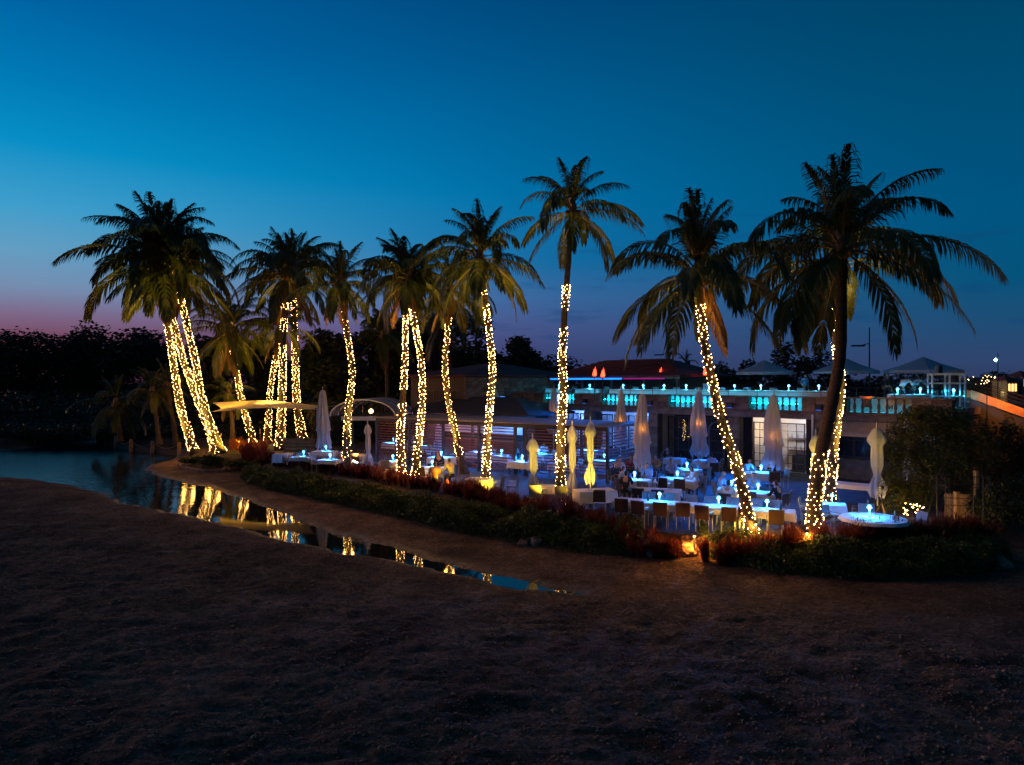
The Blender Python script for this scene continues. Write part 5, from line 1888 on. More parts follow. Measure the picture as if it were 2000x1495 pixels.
def pose_joints(pose):
    """joint positions facing +y; seat height .47"""
    J = {}
    if pose == 'sit' or pose == 'sit_forward':
        ln = .10 if pose == 'sit' else .22
        J['pelvis'] = Vector((0, -.05, .56))
        J['waist'] = Vector((0, -.04 + ln * .2, .74))
        J['chest'] = Vector((0, -.03 + ln * .7, .95))
        J['neck'] = Vector((0, ln, 1.10))
        J['head'] = Vector((0, .05 + ln, 1.22))
        J['crown'] = Vector((0, .04 + ln, 1.33))
        for s, n in ((-1, 'l'), (1, 'r')):
            J['hip' + n] = Vector((.09 * s, -.02, .55))
            J['knee' + n] = Vector((.12 * s, .40, .53))
            J['ankle' + n] = Vector((.12 * s, .38, .10))
            J['toe' + n] = Vector((.13 * s, .54, .045))
            J['sh' + n] = Vector((.18 * s, ln * .85, 1.04))
            J['elbow' + n] = Vector((.25 * s, .14 + ln * .7, .80))
            J['wrist' + n] = Vector((.13 * s, .38 + ln * .4, .80))
    else:
        ln = .30 if pose == 'lean' else .0
        dz = -.10 if pose == 'lean' else 0
        J['pelvis'] = Vector((0, -ln * .3, .95))
        J['waist'] = Vector((0, 0, 1.12 + dz * .3))
        J['chest'] = Vector((0, ln * .6, 1.32 + dz * .8))
        J['neck'] = Vector((0, ln * 1.1, 1.47 + dz * 1.4))
        J['head'] = Vector((0, ln * 1.4 + .04, 1.59 + dz * 1.8))
        J['crown'] = Vector((0, ln * 1.5 + .02, 1.70 + dz * 1.9))
        for s, n in ((-1, 'l'), (1, 'r')):
            J['hip' + n] = Vector((.10 * s, -ln * .3, .93))
            J['knee' + n] = Vector((.11 * s, .02, .50))
            J['ankle' + n] = Vector((.11 * s, -.02 + .06 * s, .09))
            J['toe' + n] = Vector((.13 * s, .14 + .06 * s, .04))
            J['sh' + n] = Vector((.19 * s, ln, 1.41 + dz * 1.3))
            if pose == 'lean':
                J['elbow' + n] = Vector((.26 * s, ln + .16, 1.12))
                J['wrist' + n] = Vector((.16 * s, ln + .36, 1.02))
            else:
                J['elbow' + n] = Vector((.25 * s, -.02, 1.13))
                J['wrist' + n] = Vector((.22 * s, .16 if s > 0 else .05, .95 if s > 0 else .88))
    return J


def person_meshes(pose):
    J = pose_joints(pose)

    def body():
        ch = [[('pelvis', J['pelvis'], (.13, .10)), ('waist', J['waist'], (.115, .09)), ('chest', J['chest'], (.14, .10)), ('neck', J['neck'], .05), ('jaw', J['neck'].lerp(J['head'], .55) + Vector((0, .015, 0)), (.060, .068)), ('head', J['head'], (.076, .092)), ('crown', J['crown'], (.055, .065))],
              [('head', J['head'], 0), ('nose', J['head'] + Vector((0, .112, -.02)), .013)]]
        for s, n in ((-1, 'l'), (1, 'r')):
            ch.append([('head', J['head'], 0), ('ear' + n, J['head'] + Vector((.088 * s, -.01, -.01)), (.012, .02))])
            ch.append([('pelvis', J['pelvis'], 0), ('hip' + n, J['hip' + n], .085), ('knee' + n, J['knee' + n], .056), ('calf' + n, J['knee' + n].lerp(J['ankle' + n], .3), .055), ('ankle' + n, J['ankle' + n], .036), ('toe' + n, J['toe' + n], (.042, .026))])
            d = (J['wrist' + n] - J['elbow' + n]).normalized()
            palm_ = J['wrist' + n] + d * .075
            side_ = d.cross(Vector((0, 0, 1)))
            side_.normalize()
            ch.append([('chest', J['chest'], 0), ('sh' + n, J['sh' + n], .056), ('elbow' + n, J['elbow' + n], .040), ('wrist' + n, J['wrist' + n], (.028, .022)), ('palm' + n, palm_, (.038, .018))])
            for k, (off, ll) in enumerate(((-.030, .062), (-.010, .076), (.011, .072), (.030, .056))):
                a = palm_ + side_ * off + d * .012
                b = a + d * ll * .6 + Vector((0, 0, -.006))
                c = b + d * ll * .45 + Vector((0, 0, -.020))
                ch.append([('palm' + n, palm_, 0), ('f%d' % k + n, a + d * .012, .009), ('g%d' % k + n, b, .0085), ('h%d' % k + n, c, .007)])
            t0 = J['wrist' + n] + d * .025 - side_ * .028 * s
            ch.append([('wrist' + n, J['wrist' + n], 0), ('t0' + n, t0, .011), ('t1' + n, t0 - side_ * .025 * s + d * .03, .009)])
        return skin_body('body', ch, M['skin'], 1)

    def shirt():
        ch = [[('pelvis', J['pelvis'] + Vector((0, 0, .03)), (.155, .125)), ('waist', J['waist'], (.14, .115)), ('chest', J['chest'], (.165, .125)), ('collar', J['neck'].lerp(J['chest'], .25), .068)]]
        for n in 'lr':
            ch.append([('chest', J['chest'], 0), ('sh' + n, J['sh' + n], .074), ('elbow' + n, J['elbow' + n], .056), ('cuff' + n, J['elbow' + n].lerp(J['wrist' + n], .7), .042)])
        return skin_body('shirt', ch, M['shirt_white'], 1)

    def trousers():
        ch = [[('waist', J['pelvis'].lerp(J['waist'], .35), (.13, .105)), ('pelvis', J['pelvis'], (.145, .115))]]
        for n in 'lr':
            ch.append([('pelvis', J['pelvis'], 0), ('hip' + n, J['hip' + n], .098), ('knee' + n, J['knee' + n], .070), ('ankle' + n, J['ankle' + n], .052)])
        return skin_body('trousers', ch, M['trousers'], 1)

    def hair(long_):
        h = J['head']
        ch = [[('a', h + Vector((0, .03, .085)), (.06, .04)), ('b', h + Vector((0, -.03, .07)), (.092, .075)), ('c', h + Vector((0, -.06, -.01)), (.085, .05)), ('d', h + Vector((0, -.075, -.09 if not long_ else -.24)), (.06, .035))]]
        return skin_body('hair', ch, M['hair_dark'], 1)

    def shoe(n):
        a, t = J['ankle' + n], J['toe' + n]
        return MB().tube([a + Vector((0, -.05, -.03)), a + Vector((0, .02, -.02)), t + Vector((0, 0, .0)), t + Vector((0, .05, -.01))], [.035, .05, .045, .025], 8).mesh('shoe', M['shoe'], True)
    return dict(body=cached(pose + 'b', body), shirt=cached(pose + 's', shirt), trousers=cached(pose + 't', trousers), hair=cached(pose + 'h', lambda: hair(False)), hair_long=cached(pose + 'hl', lambda: hair(True)), shoes=[cached(pose + 'sh' + n, (lambda q: lambda: shoe(q))(n)) for n in 'lr'], J=J)


def recolour(me, m):
    key = (me.name, m.name)

    def fn():
        c = me.copy()
        c.materials.clear()
        c.materials.append(m)
        return c
    return cached(key, fn)


def person(label, loc, rz, pose, shirt='shirt_white', hair='hair_dark', long_=False, scale=1.0, zf=.03):
    pmh = person_meshes(pose)
    root = thing('person', label, 'person', (loc[0], loc[1], zf), rz)
    root.scale = (scale,) * 3
    put('body', pmh['body'], root)
    put('shirt', recolour(pmh['shirt'], M[shirt]), root)
    put('trousers', pmh['trousers'], root)
    put('hair', recolour(pmh['hair_long'] if long_ else pmh['hair'], M[hair]), root)
    for s in pmh['shoes']:
        put('shoe', s, root)
    return root


def seated(label, px, tgt_px, shirt, hair='hair_dark', long_=False, pose='sit', with_chair=None, fabric='textile_brown'):
    """a guest whose hips are seen at px, turned to tgt_px; the chair comes with him unless one is there"""
    p = G(px[0], px[1], .75)
    q = G(tgt_px[0], tgt_px[1], .75)
    rz = face(p, q)
    if with_chair:
        chair(with_chair, p, rz, fabric)
    person(label, p, rz, pose, shirt, hair, long_)


seated('seated man in a pale shirt leaning to the table behind the leaning palm trunk', (1419, 972), (1446, 958), 'shirt_white', pose='sit_forward', with_chair='dark chair of the man in the pale shirt by the leaning palm')
seated('seated guest with a pale top and grey hair behind the man in the pale shirt', (1407, 950), (1440, 950), 'shirt_blue', 'hair_grey', with_chair='chair draped with a white garment behind the man in the pale shirt', fabric='textile')
seated('seated broad man in pale blue seen behind the bright blue table', (1472, 952), (1480, 966), 'shirt_blue', with_chair='chair of the broad man in pale blue', fabric='textile')
seated('seated person in black right of the bright blue table', (1521, 972), (1482, 966), 'shirt_dark', with_chair='chair of the person in black by the bright blue table')
seated('seated guest in an orange print with dark hair seen from behind', (849, 929), (846, 912), 'shirt_orange', long_=True)
seated('seated guest in pale yellow leaning on the table before the pergola', (882, 922), (846, 914), 'shirt_yellow', pose='sit_forward')
seated('seated guest facing us across the cream table before the pergola', (858, 905), (848, 914), 'shirt_dark', with_chair='chair of the guest facing us across the cream table')
seated('seated guest in black with his back to us at the left group table', (1222, 950), (1236, 938), 'shirt_dark')
seated('seated woman in white left of the ragged candle lit group', (1209, 918), (1232, 930), 'shirt_white', 'hair_dark', True, with_chair='chair of the woman in white at the left group')
seated('seated guest in dark red behind the candle of the left group', (1231, 912), (1240, 934), 'shirt_red', long_=True, with_chair='chair of the guest in dark red')
seated('seated guest in bright blue light left of the big parasol pole', (1212, 938), (1236, 938), 'shirt_blue', with_chair='chair of the guest left of the big parasol pole')
seated('seated guest in blue right of the big parasol pole', (1268, 930), (1242, 938), 'shirt_blue', pose='sit_forward', with_chair='chair of the guest right of the big parasol pole')
seated('seated guest in orange light under the right edge of the big parasol', (1282, 912), (1262, 920), 'shirt_orange', with_chair='chair of the guest in orange light')
seated('seated guest in dark clothes right of the blue parasol', (1392, 910), (1372, 902), 'shirt_blue', pose='sit_forward', with_chair='chair of the guest right of the blue parasol')
seated('seated guest behind the slats near the twin lit palms', (838, 886), (860, 894), 'shirt_white', with_chair='chair of the guest behind the slats')
for lb, px, tg, sh, lg in (
        ('seated guest in white at the far side of the left group table', (1252, 918), (1240, 936), 'shirt_white', False), ('seated guest with long dark hair left of the left group table', (1200, 928), (1226, 936), 'shirt_dark', True),
        ('seated guest in pale blue behind the blue square table', (1310, 920), (1322, 936), 'shirt_blue', False), ('seated guest in white right of the blue square table', (1362, 938), (1330, 938), 'shirt_white', True),
        ('seated guest in black before the pale table at the dark doors', (1302, 893), (1318, 897), 'shirt_dark', False), ('seated guest in blue left of the table under the ragged parasol', (1455, 920), (1484, 924), 'shirt_blue', True),
        ('seated guest in red at the second table behind the slats', (806, 868), (820, 872), 'shirt_red', False), ('seated guest in white at the fourth table behind the slats', (952, 880), (936, 884), 'shirt_white', True),
        ('seated guest in dark clothes at the seventh table behind the slats', (1008, 896), (1020, 902), 'shirt_dark', True), ('seated guest in white at the eighth table behind the slats', (1064, 884), (1052, 888), 'shirt_white', False)):
    seated(lb, px, tg, sh, long_=lg, pose='sit_forward' if lg else 'sit', with_chair='chair of the ' + lb, fabric='textile')
person('standing man in a pale blue shirt seen from behind on the terrace', Vector(((1572 - CX) / F * 41, 41, 0)), R(200), 'stand', 'shirt_blue', 'hair_dark', zf=FLOOR2)
person('standing cook in a white jacket bending over the serving table, left of two', Vector(((1762 - CX) / F * 34.6, 34.6, 0)), R(-60), 'lean', 'shirt_white', 'hair_dark', zf=FLOOR2)
person('standing cook in a white jacket bending over the serving table, right of two', Vector(((1785 - CX) / F * 35.2, 35.2, 0)), R(-70), 'lean', 'shirt_white', 'hair_dark', zf=FLOOR2)
person('dim standing guest in dark clothes on the terrace left of the cooks', Vector(((1733 - CX) / F * 37.5, 37.5, 0)), R(150), 'stand', 'shirt_dark', 'hair_dark', zf=FLOOR2)

cd = thing('candle_lantern', 'small glass candle lantern glowing on the left group table', 'lantern', TOPS[16][0] + Vector((.2, .1, 0)), 0)
put('glass_cup', MB().lathe([(.04, 0), (.045, .09), (.042, .09), (.037, .005)], 10).mesh('glass_cup', M['glass'], True), cd)
put('flame', MB().lathe([(.002, .02), (.014, .035), (.009, .06), (.001, .08)], 8).mesh('flame', M['warm_lamp'], True), cd)
point((0, 0, .12), (1.0, .35, .08), 5, cd, .02)

# ------------------------------------------------------------------ terrace pieces: serving stand, torches, planters, lamp masts
sx0 = Vector(((1848 - CX) / F * 33.6, 33.6, FLOOR2))
SV = thing('serving_stand', 'white framed serving stand with shelves of bottles at the end of the terrace', 'serving stand', sx0, RZ * .35)
wdt, dpt, hg = 1.40, .7, 1.62
for x in (-wdt / 2, .05, wdt / 2):
    for y in (-dpt / 2, dpt / 2):
        put('post', cached('svp', lambda: MB().box(0, 0, hg / 2, .07, .07, hg).mesh('post', M['whitepaint'])), SV, (x, y, 0))
for z, n in ((hg - .03, 'top_board'), (1.16, 'shelf'), (.52, 'shelf')):
    put(n, MB().box(0, 0, z, wdt - .075, dpt - .075, .07).mesh(n, M['whitepaint']), SV)
for y in (-dpt / 2 - .003, dpt / 2 + .003):
    put('top_rail', MB().box(0, y, hg + .01, wdt + .08, .075, .06).mesh('top_rail', M['whitepaint']), SV)
for k in range(8):
    put('bottle', BOTTLE_ME, None, sx0 + Vector((-.55 + k * .15, -.05 + .08 * (k % 2), .556)), label=ORD[k] + ' dark bottle from the left on the white serving stand', cat='bottle', group='bottles on the serving stand')
sp_ = thing('loudspeaker', 'small black loudspeaker standing on top of the serving stand', 'loudspeaker', sx0 + Vector((-.35, .02, hg + .04)), .2)
put('cabinet', MB().box(0, 0, .19, .24, .22, .38).mesh('cabinet', M['black']), sp_)
put('grille', MB().box(0, -.113, .19, .20, .012, .33).mesh('grille', M['darksteel']), sp_)
table_lamp('blue lamp on the serving stand shelf', sx0 + Vector((.3, -.1, .556)), 12, col=(.03, .55, 1.0))
tbx = Vector(((1775 - CX) / F * 33.5, 33.5, 0))
tp, _ = table('serving table in front of the two cooks on the terrace', 0, 0, 1.7, .7, RZ * .4, loc=Vector((tbx.x, tbx.y, 0)), zf=FLOOR2 - .12, drop=.5, cloth_desc='cyan lit white cloth on the cooks serving table')
table_lamp('left blue lamp on the cooks serving table', tp + Vector((-.55, 0, 0)), 10, col=(.03, .55, 1.0))
table_lamp('right blue lamp on the cooks serving table', tp + Vector((.6, 0.05, 0)), 10, col=(.03, .55, 1.0))
bowl = thing('copper_bowl', 'orange lit copper bowl by the terrace railing right of the dark palm', 'bowl', Vector(((1693 - CX) / F * 33.2, 33.2, FLOOR2 + .36)), 0)
put('bowl', MB().lathe([(.10, 0), (.26, .05), (.34, .17), (.32, .17), (.24, .06), (.001, .02)], 18).mesh('bowl', M['terracotta'], True), bowl)
put('stand', MB().lathe([(.16, -.36), (.14, -.02), (.10, 0)], 12).mesh('stand', M['darksteel']), bowl)
point((-.1, -.55, .1), (1.0, .35, .07), 7, bowl, .05)


def torch(label, x, y, Y, zf, hgt, fl=1.0):
    p = D(x, y, Y)
    root = thing('flame_torch', label, 'torch', (p.x, Y, zf), 0, 'flame torches on the terrace')
    zb = p.z - zf
    put('pole', MB().tube([(0, 0, 0), (0, 0, zb - .12)], .03, 7).mesh('pole', M['darksteel']), root)
    put('bowl', MB().lathe([(.03, zb - .14), (.16, zb - .02), (.15, zb - .0), (.05, zb - .06)], 12).mesh('bowl', M['darksteel']), root)
    rg = random.Random(int(x))
    mb = MB()
    for k, (a, h_) in enumerate(((0, 1.0), (2.1, .7), (4.2, .78))):
        ox, oy = .06 * math.cos(a), .06 * math.sin(a)
        mb.lathe([(.03, -.04), (.10, .10 * h_), (.085, .24 * h_), (.045, .42 * h_), (.012, .58 * h_), (.001, .64 * h_)], 8, (ox, oy, zb))
    put('flame', mb.mesh('flame', M['flame'], True), root, scale=(fl, fl, 1))
    point((0, -.2, zb + .3), (1.0, .10, .03), 5, root, .15)


torch('left of the two red flame torches at the end of the veranda', 1161, 735, 46, FLOOR2, 1)
torch('right of the two red flame torches at the end of the veranda', 1177, 737, 45, FLOOR2, 1)
torch('single red flame torch in the middle of the terrace', 1290, 735, 47, FLOOR2, 1, .9)
torch('red flame torch half behind the leaning palm trunk', 1377, 733, 46, FLOOR2, 1, .9)


def mast(label, x, ytop, Y, zf, arm=None, lit=False, r=.06):
    p = D(x, ytop, Y)
    root = thing('lamp_mast', label, 'lamp post', (p.x, Y, zf), 0, 'lamp masts behind the terrace')
    hh = p.z - zf
    put('pole', MB().tube([(0, 0, 0), (0, 0, hh)], [r, r * .6], 8).mesh('pole', M['darksteel']), root)
    if arm:
        za = H - (arm - HY) / F * Y - zf
        put('arm', MB().tube([(0, 0, za), (-.5, 0, za - .12)], r * .5, 6).mesh('arm', M['darksteel']), root)
        put('lamp_head', MB().box(-.75, 0, za - .16, .8, .3, .10).mesh('lamp_head', M['darksteel']), root)
    if lit:
        put('lamp', MB().lathe([(.01, -.25), (.22, 0), (.01, .25)], 10, (-.3, 0, hh - .9)).mesh('lamp', M['blue_spot'], True), root)
    return root


mast('tall dark lamp mast with one arm behind the big dark palm', 1698, 640, 45, FLOOR2, 671)
mast('dark lamp mast with a short arm above the bushy trees', 1303, 665, 62, 0, 690)
mast('thin bare pole right of the lamp mast above the bushy trees', 1341, 684, 64, 0, None, False, .035)
mast('distant mast with a cyan lamp over the far lawn', 1949, 690, 90, 0, None, True, .09)
for k, (x, w_) in enumerate(((1383, .5), (1394, .42))):
    p = D(x, 752, 43)
    pl = thing('planter_box', ['left', 'right'][k] + ' pale box stacked beside the palm trunk on the terrace', 'box', (p.x, 43, FLOOR2), R(10))
    put('box', MB().box(0, 0, .55, w_, .4, 1.1).mesh('box', M['canvas_blue']), pl)
    put('lid', MB().box(0, 0, 1.12, w_ + .05, .45, .05).mesh('lid', M['concrete']), pl)
# far side of the lawn: houses with lit windows
for k, (x, y, w_, h_, lit) in enumerate(((1993, 738, 22, 17, True), (1962, 742, 20, 8, True), (1862, 744, 14, 5, False))):
    Y = 158
    p = D(x, 752, Y)
    hs = thing('distant_house', ['tall lit house at the right edge beyond the lawn', 'low lit house left of the tall one beyond the lawn', 'small dim house among the far trees beyond the lawn'][k], 'house', (p.x, Y, 0), 0)
    ww, hh = w_ / F * Y, h_ / F * Y + 4.4
    put('wall', MB().box(0, 0, hh / 2, ww, 5, hh).mesh('wall', M['concrete']), hs)
    hip_roof(-ww / 2 - .4, ww / 2 + .4, -2.9, 2.9, hh + .1, hh + 1.3, 2.0, M['roof_red'], hs)
    if lit:
        for q in range(3):
            wd = put('window', MB().box(-ww * .3 + q * ww * .3, -2.53, hh - 1.5, ww * .18, .06, 1.7).mesh('window', M['far_window']), hs)
far = MB()
rgx = random.Random(4)
for k in range(26):
    x = rgx.choice((1895, 1902, 1908, 1920, 1925, 1935, 1943, 1975)) + rgx.uniform(-5, 5)
    p = D(x, rgx.uniform(733, 751), 160)
    far.lathe([(.01, -.10), (.10, 0), (.01, .10)], 5, (p.x, p.y, p.z))
put('garden_lights', far.mesh('garden_lights', M['far_light']), kind='stuff', label='scattered garden lights under the far trees beyond the lawn', cat='garden lights')
for x in (1900, 1935, 1972):
    p = D(x, 742, 161)
    point((p.x, 157, 2.5), (1.0, .75, .25), 400, None, .3, 'garden_glow')
lw = MB().add([(24, 30, .05), (400, 30, .05), (400, 158, .05), (30, 158, .05)], [(0, 1, 2, 3)])
put('lawn', lw.mesh('lawn', mat('dark_lawn', (.03, .06, .02), .9, scale=.6, var=.35, bump=.3, bscale=9)), kind='structure')

# kiosk lit red at the right edge, low white wall
KS = thing('food_kiosk', 'small kiosk with red and white light at the right edge behind the shrub', 'kiosk', G(1990, 905, 0) + Vector((1.4, 9, 0)), R(-12))
put('counter', MB().box(0, 0, .55, 3.4, .7, 1.1).mesh('counter', M['shirt_red']), KS)
put('awning', MB().add([(-2.2, -1.2, 2.3), (2.2, -1.2, 2.3), (2.2, .8, 2.75), (-2.2, .8, 2.75), (-2.2, -1.2, 2.12), (2.2, -1.2, 2.12)], [(0, 1, 2, 3), (0, 4, 5, 1)]).mesh('awning', mat('red_awning', (.5, .10, .05), .8)), KS)
put('light_tube', MB().tube([(-1.6, -.5, 1.75), (1.6, -.5, 1.75)], .035, 6).mesh('light_tube', M['white_lit']), KS)
put('back_panel', MB().box(0, .9, 1.4, 3.6, .1, 2.7).mesh('back_panel', mat('orange_panel', (.6, .2, .06), .8)), KS)
for x in (-1.9, 1.9):
    put('post', MB().tube([(x, -1.0, 0), (x, -1.0, 2.3)], .04, 6).mesh('post', M['whitepaint']), KS)
point((0, -.2, 2.0), (1.0, .22, .10), 140, KS, .1)
lwall = thing('garden_wall', 'low pale garden wall at the right edge behind the shrub', 'wall', G(1975, 905, 0) + Vector((1.0, 2.5, 0)), R(-14))
put('wall', MB().box(0, 0, .45, 4.4, .22, .9).mesh('wall', M['whitepaint']), lwall)
put('coping', MB().box(0, 0, .93, 4.5, .28, .06).mesh('coping', M['stone']), lwall)

# ------------------------------------------------------------------ shrub, arbour and gate at the right
def shrub(label, loc, lobes, n, leaf, m, seed, stems=6, group=None, shell=.55):
    rg = np.random.default_rng(seed)
    root = thing('shrub', label, 'shrub', loc, 0, group)
    V, Fc = leaf_cards(blob_points(lobes, n, rg, shell), leaf, rg, .6, .55)
    V[:, 2] = np.maximum(V[:, 2], .02)
    put('foliage', np_mesh('foliage', V, Fc, m), root, kind='stuff')
    mb = MB()
    hh = max(l[2] for l in lobes)
    for k in range(stems):
        a = rg.uniform(0, 6.28)
        l = lobes[k % len(lobes)]
        mb.tube([(.1 * math.cos(a), .1 * math.sin(a), 0), (l[0] * .4, l[1] * .4, l[2] * .5), l[:3]], [.03, .022, .008], 5)
    put('stem', mb.mesh('stem', M['bark']), root)
    return root


sb_ = G(1835, 1012, 0)
shrub('big dense shrub with yellow lit leaves at the right end of the patio', (sb_.x, sb_.y + .8, 0),
      [(-1.5, -.1, .8, .55, .6, .8), (-1.45, 0, 1.8, .5, .6, .7), (-1.1, .1, 2.7, .6, .6, .6), (-.5, .2, 3.3, .7, .7, .6), (.3, .3, 3.6, .8, .8, .55), (1.1, .4, 3.5, .8, .8, .6), (1.9, .5, 3.1, .75, .8, .7), (2.5, .6, 2.3, .6, .7, .8),
       (-.5, .2, 1.5, .9, .7, 1.1), (.5, .4, 2.4, 1.1, .7, 1.0), (1.5, .6, 2.2, 1.0, .7, 1.0), (2.3, .8, 1.3, .6, .6, .9), (-.6, .1, .6, .8, .6, .6), (.9, .9, 1.0, 1.0, .5, 1.0), (-.2, .3, 3.85, .4, .4, .3)],
      26000, .10, M['leaf_shrub'], 61, 9)
b2 = G(1960, 1030, 0)
shrub('dark bush at the right edge beside the gate', (b2.x + .3, b2.y + .5, 0), [(0, 0, .7, 1.0, .8, .8), (.9, .2, .9, .9, .8, .9), (-.5, .2, .5, .6, .6, .5)], 5000, .10, M['leaf_dark'], 62, 6)
hedge = [(.9 * k, -.52 * k, 1.6 - .13 * k, .8, .7, 1.7 - .13 * k) for k in range(9)]
shrub('dark overgrown hedge along the foot of the terrace stairs', (22.9, 31.6, 0), hedge, 16000, .16, M['leaf_dark'], 64, 9)
fls = MB()
rgx = random.Random(14)
for k in range(26):
    x = rgx.uniform(1755, 1795)
    p = G(x, rgx.uniform(980, 1000), .45)
    fls.lathe([(.001, -.018), (.018, 0), (.001, .018)], 5, (p.x, p.y - .3, p.z + rgx.uniform(-.15, .1)))
put('fairy_lights', fls.mesh('fairy_lights', M['bulb']), label='tangle of warm fairy lights at the foot of the big shrub', cat='string lights', kind='stuff')
pf = G(1762, 1002, .35)
point(pf, (1.0, .58, .10), 75, None, .15, 'shrub_fill_light')  # added light that brightens the big shrub, beyond what the bulbs give
AB = thing('garden_arbour', 'thin black metal arbour frame in front of the big shrub', 'arbour', G(1830, 1025, 0), R(-12))
for x in (0, .28, 1.15, 1.45):
    put('upright', MB().tube([(x, 0, 0), (x, 0, 1.75)], .018, 5).mesh('upright', M['black']), AB)
for z in (.7, .95, 1.45, 1.72):
    put('crossbar', MB().tube([(-.02, .012, z), (1.47, .012, z)], .014, 5).mesh('crossbar', M['black']), AB)
put('brace', MB().tube([(.28, .02, .70), (.72, .02, .28), (1.15, .02, .70)], .014, 5).mesh('brace', M['black']), AB)
put('arch_bar', MB().tube([(0, 0, 1.75), (.2, 0, 2.05), (.72, 0, 2.2), (1.25, 0, 2.05), (1.45, 0, 1.75)], .018, 5).mesh('arch_bar', M['black']), AB)
GT = thing('wooden_gate', 'low wooden plank gate lit orange behind the arbour', 'gate', G(1888, 1018, 0) + Vector((0, .5, 0)), R(-20))
for k in range(7):
    put('plank', cached('gpl', lambda: MB().box(0, 0, .46, .105, .025, .86).mesh('plank', M['wood_pale'])), GT, (-.36 + k * .12, 0, 0))
for z in (.18, .80):
    put('rail', MB().box(0, .028, z, .86, .03, .09).mesh('rail', M['wood_pale']), GT)
put('brace', MB().tube([(-.38, -.03, .15), (.38, -.03, .82)], .03, 4).mesh('brace', M['wood_pale']), GT)
for k, (x, y, hh) in enumerate(((1868, 1020, 1.05), (1906, 1015, 1.75), (1930, 1000, 1.35))):
    g_ = G(x, y, 0)
    ps = thing('wooden_post', ['short square wooden post left of the plank gate', 'tall square wooden post right of the plank gate', 'dark wooden post farther right of the plank gate'][k], 'post', g_, R(15), 'posts by the plank gate')
    put('shaft', MB().box(0, 0, hh / 2, .12, .12, hh).mesh('shaft', M['wood_pale']), ps)
    put('cap', MB().box(0, 0, hh + .02, .15, .15, .04, taper=.8).mesh('cap', M['wood_pale']), ps)
spot(G(1868, 1030, .1) + Vector((0, -.4, .3)), G(1895, 985, .6), (1.0, .55, .14), 65, 90, .9)
FN = thing('pedestal_fan', 'black pedestal fan on a tripod standing under the leaning white parasol', 'fan', G(1722, 1012, 0), R(25))
for k in range(3):
    a = 2 * math.pi * k / 3
    put('leg', MB().tube([(0, 0, .55), (.28 * math.cos(a), .28 * math.sin(a), .02)], .016, 5).mesh('leg', M['wood_pale']), FN)
put('pole', MB().tube([(0, 0, .5), (0, 0, .92)], .02, 6).mesh('pole', M['black']), FN)
put('motor', MB().lathe([(.02, -.10), (.07, -.08), (.07, .06), (.02, .10)], 10).mesh('motor', M['black'], True), FN, (0, 0, 1.12), (R(90), 0, 0))
hd = MB()
for r_ in (.10, .19, .28):
    hd.tube([(r_ * math.cos(2 * math.pi * k / 24), -.12 if r_ < .28 else -.06, 1.12 + r_ * math.sin(2 * math.pi * k / 24)) for k in range(25)], .006, 4)
for k in range(16):
    a = 2 * math.pi * k / 16
    hd.tube([(.05 * math.cos(a), -.12, 1.12 + .05 * math.sin(a)), (.28 * math.cos(a), -.06, 1.12 + .28 * math.sin(a)), (.2 * math.cos(a), .06, 1.12 + .2 * math.sin(a))], .004, 3)
put('guard', hd.mesh('guard', M['black']), FN)
for k in range(4):
    a = math.pi / 2 * k
    put('blade', MB().add([(.03, 0, -.03), (.24, -.02, -.09), (.25, .02, .06), (.03, 0, .04)], [(0, 1, 2, 3)]).mesh('blade', M['canvas_blue']), FN, (0, -.05, 1.12), (0, a, 0))

# ------------------------------------------------------------------ planting along the patio edge
bed_front = px_poly([(484, 924), (470, 936), (482, 947), (520, 958), (620, 980), (750, 1009), (880, 1041), (1000, 1064), (1150, 1089), (1255, 1092)], PATH)
bed_front2 = px_poly([(1376, 1092), (1400, 1106), (1500, 1131), (1650, 1148), (1800, 1152), (1920, 1144), (1980, 1112)], PATH)


def along(poly, n, rg):
    seg = np.linalg.norm(np.diff(poly, axis=0), axis=1)
    c = np.concatenate([[0], np.cumsum(seg)])
    s = np.sort(rg.random(n)) * c[-1]
    return np.column_stack([np.interp(s, c, poly[:, 0]), np.interp(s, c, poly[:, 1])])


patio_edge = np.array([[p.x, p.y] for p in patio[:14]])


def grass_clumps(P, hgt, seed, blades=90, w=.011):
    """clumps of arching narrow blades with soft plumes, one numpy mesh"""
    rg = np.random.default_rng(seed)
    n = len(P)
    k = np.repeat(np.arange(n), blades)
    m = len(k)
    a = rg.uniform(0, 2 * np.pi, m)
    sp_ = rg.random(m) ** .7
    L_ = hgt[k] * rg.uniform(.6, 1.1, m)
    d = np.column_stack([np.cos(a), np.sin(a)])
    z0 = P[k, 2]
    b0 = np.column_stack([P[k, 0] + d[:, 0] * .10 * sp_, P[k, 1] + d[:, 1] * .10 * sp_, z0])
    out = .42 * sp_ + .04
    sx = np.column_stack([-d[:, 1], d[:, 0], np.zeros(m)]) * w
    rows = []
    for t in (0, .45, .8, 1.0):
        r = L_ * out * t ** 1.8
        z = L_ * (t - .38 * sp_ * t ** 2.6)
        c = b0 + np.column_stack([d[:, 0] * r, d[:, 1] * r, z])
        ww = 1.0 if t < .5 else 1.5 if t < .9 else .2
        rows += [c - sx * ww * .5, c + sx * ww * .5]
    V = np.stack(rows, 1).reshape(-1, 3)
    i = np.arange(m) * 8
    Fc = np.concatenate([np.stack([i + q, i + q + 1, i + q + 3, i + q + 2], 1) for q in (0, 2, 4)])
    return V, Fc


def with_z(P):
    z, _, _ = ground_z(P, False)
    return np.column_stack([P, z])


